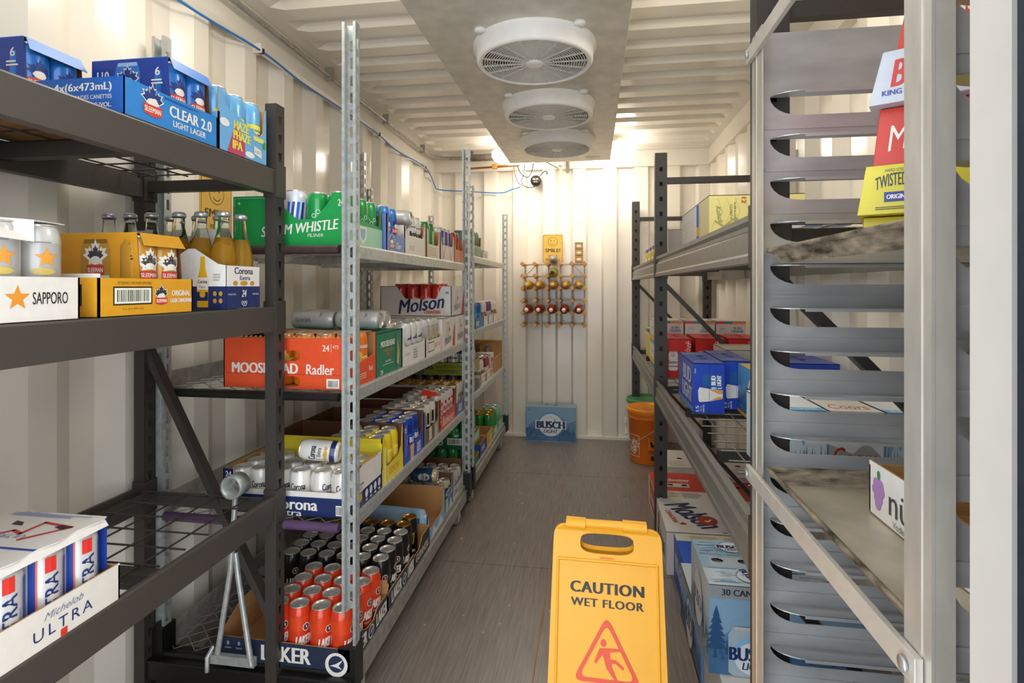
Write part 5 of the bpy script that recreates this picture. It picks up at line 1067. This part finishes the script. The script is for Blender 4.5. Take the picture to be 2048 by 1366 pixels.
# ===== far wall carton
def mountains(a, w, h, y0=0, cs=('#44719b','#86a9c4','#5c88ae')):
    a.rect(0,y0,w,h,cs[1]).poly([(0,y0+h*.35),(w*.15,y0+h*.6),(w*.25,y0+h*.5),(w*.42,y0+h*.78),(w*.55,y0+h*.52),(w*.72,y0+h*.7),(w*.85,y0+h*.55),(w,y0+h*.62),(w,y0),(0,y0)], cs[2]).poly([(0,y0),(w,y0),(w,y0+h*.3),(w*.7,y0+h*.36),(w*.4,y0+h*.26),(w*.2,y0+h*.33),(0,y0+h*.4)], cs[0])
    for k in range(44):
        x = w*random.uniform(.01,.99); q = h*random.uniform(.06,.2); b = y0+h*random.uniform(.2,.4); r = w*.011; cc = random.choice(('#2c547c','#35618c','#4a769e'))
        a.poly([(x-r,b),(x+r,b),(x,b+q)], cc); a.poly([(x-r*1.4,b-q*.2),(x+r*1.4,b-q*.2),(x,b+q*.5)], cc); a.k -= 1.7
    a.k = math.ceil(a.k)
    for k in range(26): a.rect(w*random.uniform(0,.8), y0+h*random.uniform(.01,.22), w*random.uniform(.05,.2), h*.007, random.choice(('#9fc0d8','#2f5c86','#7fa8c8'))); a.k -= .8
    a.k = math.ceil(a.k)
def busch_badge(a, x, y, s, rot=0):
    a.disc(x, y, s*1.02, s*1.02, '#5fa4dc', 30).disc(x, y-.05*s, s*.95, s*.9, '#e6e8e8', 30).shape(MOUNT, x, y+.05*s, s*.62, s*.62, '#4f98d8').shape(MOUNT, x-.02*s, y+.2*s, s*.34, s*.45, '#eef2f4')
    a.text('BUSCH', x, y-.04*s, s*2.5, s*.7, '#eceeee', bold=.12, rot=rot).text('BUSCH', x, y-.04*s, s*2.3, s*.58, '#1d2f66', bold=.06, rot=rot).text('LIGHT', x, y-.56*s, s*1.2, s*.28, '#1d2f66', bold=.03, shear=.2, rot=rot)
def f(a, F): F('f'); mountains(a, .4, .285); busch_badge(a, .2, .145, .1); a.text('24', .025, .26, .02, .014, '#2c547c', bold=.02).rect(.0,.0,.4,.012,'#6f8fae').text('NATURALLY COLD', .2, .006, .12, .006, Wt)
carton('can_carton', 'blue and white mountain print carton standing on the floor at the far wall', -.535, -.135, 4.40, 4.525, .001, .286, '#9fbdd4', f, holes=True)

# ===== right rack: top shelf (deck 1.41)
Z = 1.414
for k in range(4):
    y = 3.28 + .19*k
    carton('drink_carton', ['nearest','second','third','farthest'][k] + ' small yellow and blue carton on the far right top shelf', .375, .47, y, y+.13, Z, Z+.105, '#e6cf3a', lambda a, F: (F('l'), a.rect(.0,.085,.13,.018,'#3a4fa0').text('Tea', .065, .06, .08, .03, '#2c3f8c', bold=.03).rect(.03,.015,.06,.02,'#f3ead0'), F('f'), a.rect(0,.085,.095,.018,'#3a4fa0').text('Tea', .047, .055, .07, .03, '#2c3f8c', bold=.03)), holes=False, group='small yellow cartons on the right top shelf')
carton('can_carton', 'grey carton just past the black post on the right top shelf', .40, .60, 2.985, 3.16, Z, Z+.155, '#a9a39c', lambda a, F: (F('f'), a.disc(.1,.07,.02,.02,'#c99a6a').disc(.1,.07,.016,.016,'#a9a39c').disc(.1,.125,.012,.012,'#6a6a74').rect(.145,.02,.012,.008,'#b9443c').rect(.14,.08,.004,.05,'#77736c')), holes=False)
carton('flat_carton', 'thin white and blue folded carton standing on edge on the right top shelf', .405, .425, 2.22, 2.56, Z, Z+.172, '#dcdcdc', lambda a, F: (F('f'), a.rect(0,0,.02,.172,'#2a62c0').rect(0,.05,.02,.035,'#d98f3a'), F('l'), a.lines(.03,.02,.28,.12,6,'#cfd0d4',.2)), holes=False)
def f(a, F):
    F('f'); w, h = .32, .178
    for k in range(7): a.line([(.03+.03*k, .165), (.045+.03*k, .12), (.03+.032*k, .09), (.05+.03*k,.05)], .0012, '#a8a45c'); a.k -= 1
    a.k += 1
    a.disc(.035,.028,.023,.023,'#4a4636',24).disc(.035,.028,.021,.021,'#d9d3ae',24).shape(LEAF,.035,.028,.012,.014,'#6a6650').text('Sleeman', .13, .05, .075, .03, '#33301f', shear=.4, bold=.01).rect(.068,.022,.018,.014,'#c9544a').text('12', .118, .158, .022, .016, '#b9483c', rot=-90, bold=.03).text('SILVER & GOLDEN', .088, .115, .075, .007, '#4a4630', rot=-90).text('COLUMBUS 1877', .075, .115, .06, .007, '#4a4630', rot=-90).text('Kolsch', .035, .11, .06, .016, '#8d8848', rot=-80, shear=.4).text('12', .26, .15, .022, .016, '#b9483c', rot=-90, bold=.03).poly([(.005,.05),(.02,.09),(.05,.07),(.09,.1),(.12,.07),(.15,.09),(.15,.088),(.12,.066),(.09,.095),(.05,.065),(.02,.085)], '#a8a45c')
carton('can_carton', 'pale yellow carton on the right top shelf, partly behind the pan rack', .412, .732, 2.02, 2.27, Z, Z+.178, '#d9cf86', f, holes=False)
carton('flat_carton', 'low blue and white carton on the right top shelf seen through the pan rack', .515, .62, 1.42, 1.62, Z+.002, Z+.04, '#d9dde4', lambda a, F: (F('f'), a.rect(0,0,.04,.038,'#2a6ac0').rect(.07,0,.035,.038,'#2a6ac0').text('OL', .05, .02, .03, .02, '#2a62b0', bold=.03)), holes=False)

# ===== right rack: middle shelf (deck .785)
Z = .79
def sun(a, F):
    F('f'); w, h = .163, .138
    a.rect(0,h-.016,.05,.012,'#d8434c').rect(.05,h-.016,.04,.012,'#3f9aa8').rect(.09,h-.016,.073,.012,'#e59a4a').text('SUN', .115, .098, .045, .014, '#1f7f9c', bold=.03).text('CRUISER', .115, .08, .068, .015, '#1f7f9c', bold=.03).rect(.02,.075,.03,.034,'#9fb4c8').rect(.022,.077,.026,.03,'#e3d9d2').text('12', .035, .093, .018, .014, '#2a7a98', bold=.02).rect(0,.012,w,.036,'#efb23a').poly([(0,.012),(.03,.022),(.06,.014),(.1,.02),(.14,.012)], '#e0803a').rect(0,0,.06,.014,'#2f8fb0').disc(.05,.05,.014,.008,'#f4d48a').rect(.115,.016,.03,.022,'#efe9e0').lines(.118,.018,.024,.018,4,'#a9a49c')
    F('l'); a.rect(0,.012,.25,.036,'#efb23a').rect(0,0,.25,.016,'#2f9fb8').rect(0,h-.016,.25,.012,'#d9d2cc').text('SUN', .15, .09, .06, .018, '#3f9ab0', bold=.03)
names = ['left','middle','right']
for k in range(3):
    x = .358 + .172*k
    carton('can_carton', 'lower %s pink and teal sun-print carton on the right middle shelf' % names[k], x, x+.163, 3.25, 3.5, Z, Z+.138, '#e0d4ce', sun, group='lower sun-print cartons', hole_axis='x')
    carton('can_carton', 'upper %s pink and teal sun-print carton on the right middle shelf' % names[k], x, x+.163, 3.25, 3.5, Z+.1385, Z+.2765, '#e0d4ce', sun, group='upper sun-print cartons')
for k in range(2): carton('drink_carton', ['nearer','farther'][k] + ' slim yellow carton beside the sun-print cartons', .372, .44, 3.58+.2*k, 3.7+.2*k, Z, Z+.19, '#e2d048', lambda a, F: (F('f'), a.rect(0,.165,.068,.02,'#4a4fa0').lines(.01,.03,.045,.12,6,'#c9b86a'), F('l'), a.rect(0,.165,.12,.02,'#4a4fa0').lines(.02,.03,.08,.12,6,'#c9b86a')), holes=False)
def budred(a, F):
    F('f'); printed_can(a, .035, .04, .046, .1, '#d6cfc8', '#a9a49e'); a.text('Budweiser', .035, .085, .046, .018, '#1f1c1c', shear=.3, bold=.01).rect(.012,.06,.046,.004,'#8a1c16').disc(.035,.12,.012,.012,'#b9b0a8').text('Budweiser', .098, .115, .16, .028, '#e9c8c0', rot=78, shear=.3, bold=.01).text('15', .105, .185, .014, .012, '#eed8d0', bold=.02).rect(.0645,.0,.001,.2,'#8a1510')
    F('l'); a.text('Budweiser', .17, .1, .22, .05, '#eed8d0', shear=.3, bold=.02)
for k, x in enumerate((.378, .53, .70)):
    carton('can_carton', ['leftmost','middle','rightmost'][k] + ' bright red carton on the right middle shelf', x, x+.125+.02*k, 2.9+.03*k, 3.22, Z, Z+.205, '#c8241c', budred, group='red cartons on the right middle shelf', hole_axis='y')
carton('can_carton', 'white and red carton with oval hand holes before the red cartons', .60, .87, 2.58, 2.84, Z, Z+.188, '#dcd2c8', lambda a, F: (F('f'), a.text('MOLSON', .13, .09, .2, .05, '#b9302a', bold=.03), F('t'), a.lines(.02,.2,.2,.04,3,'#b9a89c')))
def bl(a, F):
    F('f'); w = .112; a.text('BUD', .074, .115, .045, .018, '#dfe8f4', rot=90, bold=.04).text('LIGHT', .094, .118, .05, .016, '#dfe8f4', rot=90, bold=.04)
    a.poly([(.032,.105),(.04,.1),(.104,.1),(.106,.145),(.04,.148),(.032,.142)], '#1f5a9c').text('BUD', .072, .124, .036, .016, '#eef2f8', rot=90, bold=.05).text('LIGHT', .092, .124, .04, .015, '#eef2f8', rot=90, bold=.05)
    a.poly([(.018,.05),(.022,.042),(.06,.046),(.105,.056),(.105,.088),(.06,.092),(.022,.098),(.016,.085)], '#e4e2df').poly([(.056,.09),(.105,.088),(.105,.075),(.09,.074)], '#e0a04a').poly([(.056,.047),(.105,.056),(.105,.062),(.09,.064)], '#e0a04a').rect(.0565,0,.001,.188,'#122a7c').text('15', .014, .018, .022, .012, '#e4ecf6', rot=90, bold=.03).text('355 mL', .026, .018, .022, .006, '#e4ecf6', rot=90).text('CANETTES', .036, .018, .03, .006, '#e4ecf6', rot=90, bold=.02).rect(.004,.15,.004,.018,'#8aa6e0')
    F('l'); a.text('BUD', .21, .13, .18, .06, '#c9d8f0', rot=0, bold=.04).text('LIGHT', .21, .06, .22, .06, '#c9d8f0', bold=.04).rect(0,.0,.35,.02,'#5f8fd8')
    F('t'); a.lines(.0,.27,.1,.04,3,'#b9c6e4').lines(.01,.03,.09,.04,3,'#8fa6dc')
carton('can_carton', 'royal blue carton with beer glass print at the aisle edge of the middle shelf', .376, .488, 2.12, 2.47, Z, Z+.188, '#1f45b8', bl, hole_axis='y', top='#3a55b0')
carton('can_carton', 'royal blue carton right of the one with the beer glass print', .494, .606, 2.20, 2.55, Z, Z+.188, '#1f45b8', bl, hole_axis='y', top='#3a55b0')
def busc(a, F):
    F('l'); mountains(a, .34, .18, 0, ('#2f72b0','#5fa8dc','#3f86c4')); a.disc(.2,.085,.075,.085,'#5fa4dc',30).disc(.2,.075,.065,.08,'#e6e8e8',30).shape(MOUNT,.2,.1,.05,.06,'#3f98dc').shape(MOUNT,.2,.12,.03,.04,'#eef2f4').text('BUSCH',.2,.085,.14,.055,'#2a2420',bold=.03).rect(0,0,.34,.012,'#d9a82c').text('15', .3, .165, .03, .016, Wt, bold=.03)
    F('f'); mountains(a, .13, .18, 0, ('#2f72b0','#5fa8dc','#3f86c4')); a.rect(0,.165,.13,.015,'#d9b13a').rect(0,0,.13,.012,'#d9a82c').disc(.065,.085,.045,.055,'#e6e8e8',24).text('BUSCH',.065,.09,.09,.03,'#2a2420',bold=.03)
    F('t'); around(a, .13, .335, 0, .335, '#cdb25a', 'y'); a.lines(.02,.05,.09,.06,4,'#f0e8d0')
carton('can_carton', 'sky blue and gold mountain carton on the right middle shelf beside the pan rack post', .555, .685, 1.86, 2.195, Z, Z+.18, '#4f9ad4', busc, hole_axis='y')
carton('can_carton', 'royal blue carton against the wall seen through the upper pan rack slots', .70, .90, 2.15, 2.45, Z, Z+.19, '#2445b0', bl, hole_axis='y', top='#3a50b4')
def coo(a, F):
    F('f'); w, h = .2, .18; mountains(a, w, h, 0, ('#b9c6d0','#6fb4e4','#e6eef2')); a.poly([(0,.05),(w,.05),(w,.09),(.12,.14),(.07,.1),(0,.12)], '#d9dfe2').text('Coors', .07, .055, .1, .05, '#c0302c', shear=.3, bold=.03).poly([(.12,.04),(.15,.07),(.18,.045),(.2,.06),(.2,.0),(.12,.0)], '#2f62a8')
    F('t'); a.rect(0,0,.2,.24,'#dde3e6').poly([(.1,0),(.2,0),(.2,.05),(.08,.05)], '#5fb0e0').text('15', .12, .025, .025, .03, Wt, bold=.03).text('355', .165, .028, .04, .016, Wt, bold=.03).poly([(0,.0),(.06,.0),(.03,.05),(.0,.03)], '#b9d4e6').disc(.12,.12,.03,.014,'#c0302c').text('Coors', .1,.17,.1,.03,'#a8b4bc',shear=.3)
def coo2(a, F):
    F('f'); mountains(a, .118, .18, 0, ('#3f7fb4','#7fb8e0','#cfdce4')); a.rect(0,0,.118,.03,'#1f5a54')
    F('t'); a.rect(0,0,.118,.24,'#d9e2e8').rect(0,0,.118,.03,'#6fb4e0').text('15', .03, .015, .025, .02, Wt, bold=.02).text('355', .08, .015, .04, .012, Wt, bold=.02)
def coo3(a, F):
    F('f'); w = .118; a.rect(0,0,w,.18,'#dfe4e6').poly([(0,.0),(w,.0),(w,.07),(.08,.11),(.05,.08),(0,.1)], '#a9a7a4').poly([(.06,.03),(.085,.075),(.11,.03)], '#2f5f9c').text('Coors', .055, .07, .1, .05, '#c0302c', shear=.3, bold=.01)
    F('t'); a.rect(0,0,w,.24,'#e4e2de').text('Coors', .06, .05, .09, .05, '#c0302c', shear=.3).lines(.01,.15,.1,.05,3,'#b9b6b0')
for k, x in enumerate((.435, .56, .685, .81)):
    carton('can_carton', ['leftmost','second','third','rightmost'][k] + ' snowy mountain carton of the row seen through the pan rack slots', x, x+.118, 1.39, 1.63, Z, Z+.18, '#cfdde6', (coo2, coo3)[k % 2], group='snowy cartons behind the pan rack', hole_axis='y')
# ===== right: cartons standing on the floor under the rack
def f(a, F): F('l'); a.rect(0,.0,.36,.05,'#6a4fa8').rect(0,.05,.36,.03,'#8f6fc0').lines(.05,.1,.25,.06,3,'#c9b8d8'); F('f'); a.rect(0,0,.27,.05,'#6a4fa8').lines(.03,.08,.2,.06,3,'#c9c0d0'); F('t'); a.lines(.02,.03,.1,.1,5,'#c9c4bc').lines(.15,.03,.1,.08,4,'#b9b4ac')
carton('can_carton', 'white and purple carton on the floor behind the red and white cartons', .44, .71, 3.33, 3.68, .001, .19, '#e6e1da', f)
carton('can_carton', 'plain white carton on the floor beside the white and purple one', .715, .93, 3.2, 3.6, .001, .19, '#ddd8d0', lambda a, F: (F('t'), a.lines(.03,.05,.15,.1,5,'#b9b4ac')))
def f(a, F):
    F('t'); w, d = .27, .40; around(a, w, d, .11, d, '#d8432a'); a.rect(0,0,w,.11,'#e6dfd2').text('Budweiser', .13, .28, .17, .05, '#f0d8cc', shear=.3, bold=.02).lines(.02,.02,.1,.08,5,'#b9a86a').lines(.14,.02,.1,.07,5,'#8a857c')
    F('f'); a.rect(0,0,w*.5,.16,'#d8301e').rect(w*.5,0,w*.5,.16,'#e6dfd6'); F('l'); a.rect(.06,.02,.3,.13,'#d8432a').text('Budweiser',.2,.08,.24,.06,Wt,shear=.3,bold=.02)
carton('can_carton', 'red and white carton on the floor at the black post', .33, .60, 2.905, 3.305, .001, .165, '#e0d8cc', f)
carton('can_carton', 'red and white carton on the floor against the right wall', .61, .88, 2.905, 3.305, .001, .165, '#d23a24', lambda a, F: (F('t'), a.rect(.02,.02,.12,.05,'#f0c8b8').rect(.0,.33,.27,.07,'#e6dfd2').text('30', .05, .045, .05, .03, Wt, bold=.03), F('f'), a.text('30', .05, .09, .04, .04, '#f0d0c4', bold=.03)))
def mol(a, F):
    F('t'); w, d = .275, .40; a.text('Molson', .15, .2, .3, .13, '#1b2a5c', rot=-62, shear=.35, bold=.02).text('CANADIAN', .045, .17, .14, .025, '#c9382e', rot=-80, bold=.03).shape(LEAF, .085, .09, .018, .02, '#c9382e').disc(.2,.14,.045,.05,'#c03a2c').poly([(.185,.13),(.2,.12),(.222,.15),(.215,.155),(.2,.135),(.19,.142)], Wt).text('30', .25, .02, .022, .016, '#2a3560', bold=.02)
    F('l'); a.text('Molson', .2, .07, .28, .09, '#1b2a5c', shear=.3, bold=.02, rot=8).disc(.12,.13,.03,.035,'#c03a2c'); F('f'); a.text('Molson', .135, .09, .22, .07, '#1b2a5c', shear=.3, bold=.02, rot=6).text('CANADIAN', .16, .03, .1, .02, '#c9382e', bold=.03)
carton('can_carton', 'white carton with large script lettering on the floor past the black post', .322, .597, 2.455, 2.855, .001, .19, '#e6e1da', mol)
carton('can_carton', 'white script-lettered carton on the floor nearer the right wall', .605, .88, 2.455, 2.855, .001, .19, '#e6e1da', mol)
def f(a, F):
    F('t'); w, d = .38, .27; around(a, w, d, 0, .2, '#2a5fd0'); a.rect(0,.2,w,.07,'#e6e0cc').lines(.06,.215,.12,.04,4,'#c9a83a').lines(.2,.215,.12,.04,4,'#c9a83a').poly([(.05,.02),(.09,.03),(.1,.06),(.07,.08)], '#8ab4ec').poly([(.12,0),(.2,0),(.2,.03),(.12,.03)], '#cfe0f4').text('24', .14, .015, .03, .02, '#2a4fb0', bold=.03)
    F('l'); a.rect(0,0,.27,.19,'#2a55c4').text('BUD LIGHT', .14, .09, .2, .07, '#cfdcf0', bold=.03, rot=-4)
carton('can_carton', 'blue carton with a white and gold top edge on the floor under the right rack', .352, .732, 2.175, 2.445, .001, .19, '#2a5fd0', f, hole_axis='x')
def f(a, F):
    F('l'); mountains(a, .39, .2, 0, ('#3f6fa8','#8fb8dc','#5f8fc4')); a.disc(.2,.1,.07,.09,'#4f98dc',28).disc(.2,.09,.06,.08,'#e2e6e8',28).shape(MOUNT,.2,.12,.05,.05,'#3f90d4').text('BUSCH',.2,.095,.15,.06,'#1f2c50',bold=.03).rect(0,0,.39,.01,'#cda630').rect(0,.188,.39,.012,'#d3a92c').text('CANETTES', .1, .194, .08, .008, '#3a3014', bold=.03)
    F('t'); mountains(a, .4, .39, 0, ('#8fb0c8','#cfdde6','#a9c4d8'))
carton('can_carton', 'mountain carton with gold edges on the floor under the grey thirty-can carton', .337, .737, 1.775, 2.165, .001, .2, '#6f9cc8', f, holes=False)
carton('can_carton', 'white carton on the floor at the pan rack, under the grey thirty-can carton', .345, .745, 1.5, 1.77, .001, .2, '#d9d4cc', lambda a, F: (F('f'), mountains(a, .4, .2, 0, ('#3f6f9c','#8fb4d0','#5f8fb8')), a.text('BUSCH', .27, .1, .2, .06, '#1d2f66', bold=.04)), holes=False)
def f(a, F):
    w, h, d = .40, .245, .27
    F('f'); mountains(a, w, h-.035, 0); [a.poly([(.018-q, .07+.018*k), (.018+q, .07+.018*k), (.018, .1+.018*k)], '#2a5580') for k, q in enumerate((.03,.027,.024,.02,.015,.009))]; a.rect(0,h-.035,w,.035,'#8f9498').text('30 CANETTES', .105, h-.0175, .145, .017, '#23262c', bold=.03)
    printed_can(a, .12, .0, .14, .135, '#a9bac6', '#c9c4bc'); a.disc(.12,.062,.06,.05,'#8fc0e4',28).disc(.12,.05,.054,.045,'#dfe6ea',28).text('BUSCH', .115, .062, .128, .036, '#1d2f66', bold=.04).text('LIGHT', .12, .03, .07, .02, '#1d2f66', bold=.03, shear=.2).rect(.132,.1,.012,.03,'#46525c')
    F('t'); around(a, w, d, 0, .09, '#cfd9de', dx=-.11); around(a, w, d, .09, d, '#a3bfd1', dx=-.11); ripples(a, w, d, 170, ('#7fa8c4','#5f8fb0','#c4d6e0'), -.11); busch_badge(a, .11, .225, .036); busch_badge(a, .12, .05, .036, rot=-70)
    F('l'); mountains(a, d, h, 0, ('#8fa4b8','#c9d2d8','#a9bccb')); a.disc(.13,.13,.06,.08,'#dfe4e8',26).text('BUSCH', .13, .125, .13, .045, '#5a6a8c', bold=.03)
carton('can_carton', 'grey and blue thirty-can mountain carton stacked nearest the pan rack post', .318, .718, 1.56, 1.83, .2015, .446, '#b9c4cc', f, hole_dx=-.11)

# ===== stack of cut cartons on the upper baking tray
def frust(name, label, z0, z1, bx0, tx0, bx1, tx1, y0, y1, col, fn, rz=0, dy=.006):
    T = thing(name, label, 'carton', (bx0, y0, z0), rz - R(27)); h = z1-z0; cx = bx0
    a0, a1, b0, b1 = bx0-cx, bx1-cx, tx0-cx, tx1-cx; d = (y1-y0)/2
    MB().hexa([(a0,0,0),(a1,0,0),(a1,2*d,0),(a0,2*d,0),(b0,dy,h),(b1,dy,h),(b1,2*d-dy,h),(b0,2*d-dy,h)]).build('body', board(col), T, bevel=.001)
    v = Vector((0, dy, h)).normalized(); a = Art().face((a0,0,0),(1,0,0),v); fn(a, a1-a0, h); a.build(T)
z = LV[4]+.004
frust('flat_carton', 'yellow carton with barcode at the bottom of the carton stack on the upper tray', z, z+.05, .365, .365, .58, .58, .80, .99, '#e0cf3c', lambda a, w, h: (a.rect(.004,.0,w-.01,.035,'#2c3fa0'), a.barcode(.01,.0,w*.6,.028,'#1f2c6c')), rz=R(3))
frust('cut_carton', 'yellow iced tea carton in the stack on the upper tray', z+.0515, z+.117, .352, .362, .56, .55, .79, .96, '#dfd03e', lambda a, w, h: (a.text('TWISTED TEA', .046, .04, .052, .017, '#2c3050', bold=.012, arc=.006), a.text('HARD ICED TEA', .046, .058, .03, .004, '#4a4a48'), a.rect(.03,.016,.032,.013,'#2f3f98'), a.text('ORIGINAL', .046, .0225, .027, .006, Wt, bold=.03), a.lines(.02,.006,.055,.005,2,'#6a683c')))
frust('cut_carton', 'red carton with white script in the middle of the stack on the upper tray', z+.1185, z+.196, .376, .384, .58, .57, .80, .95, '#cf3a2c', lambda a, w, h: (a.text('Molson', .06, .04, .09, .034, Wt, shear=.35, bold=.0, rot=6), a.text('BOTS. (6.0', .16, .04, .07, .03, Wt, shear=.2, bold=.04)), rz=R(-2))
frust('cut_carton', 'pale grey carton with red script near the top of the stack on the upper tray', z+.1975, z+.268, .366, .382, .57, .555, .79, .94, '#c8ccd6', lambda a, w, h: (a.text('Budweiser', .088, .042, .13, .036, '#cf3a34', shear=.35, bold=.02, rot=3), a.text('KING OF BEERS SINCE', .06, .014, .09, .007, '#3a4a9c', bold=.03)), rz=R(-3))
frust('cut_carton', 'red carton at the top of the stack on the upper tray', z+.2695, z+.36, .405, .421, .59, .57, .80, .94, '#d4493a', lambda a, w, h: (a.text('Molson', .07, .045, .1, .036, Wt, shear=.35, bold=.02, rot=6)))
# ===== open white carton on the lower tray
z = LV[9]+.004
T, fr = case('drink_carton', 'open white carton with a purple grape print on the lower baking tray', .43, .70, .645, .925, z, .07, .075, .075, .082, '#efebe6', prof={'l': [(0,.002),(.28,0),(.28,.082),(.24,.082),(.235,.076),(.12,.076),(.11,.082),(0,.082)]}, cat='carton')
def f(a, F):
    F('l'); P = '#b98ac9'
    for x, y, r in ((.022,.052,.009),(.034,.052,.009),(.018,.042,.008),(.029,.04,.01),(.038,.043,.008),(.024,.031,.008),(.033,.031,.008),(.028,.022,.008)): a.disc(x,y,r,r,P)
    a.disc(.03,.067,.004,.007,'#3f8f5a').text('nütrl', .112, .04, .105, .04, '#4a4440').text('Vodka Soda', .1, .01, .06, .01, '#6a645e')
    F('f'); a.text('carbonated | Vodka', .1, .04, .15, .016, '#5a544e'); 
art_on(T, fr, f)
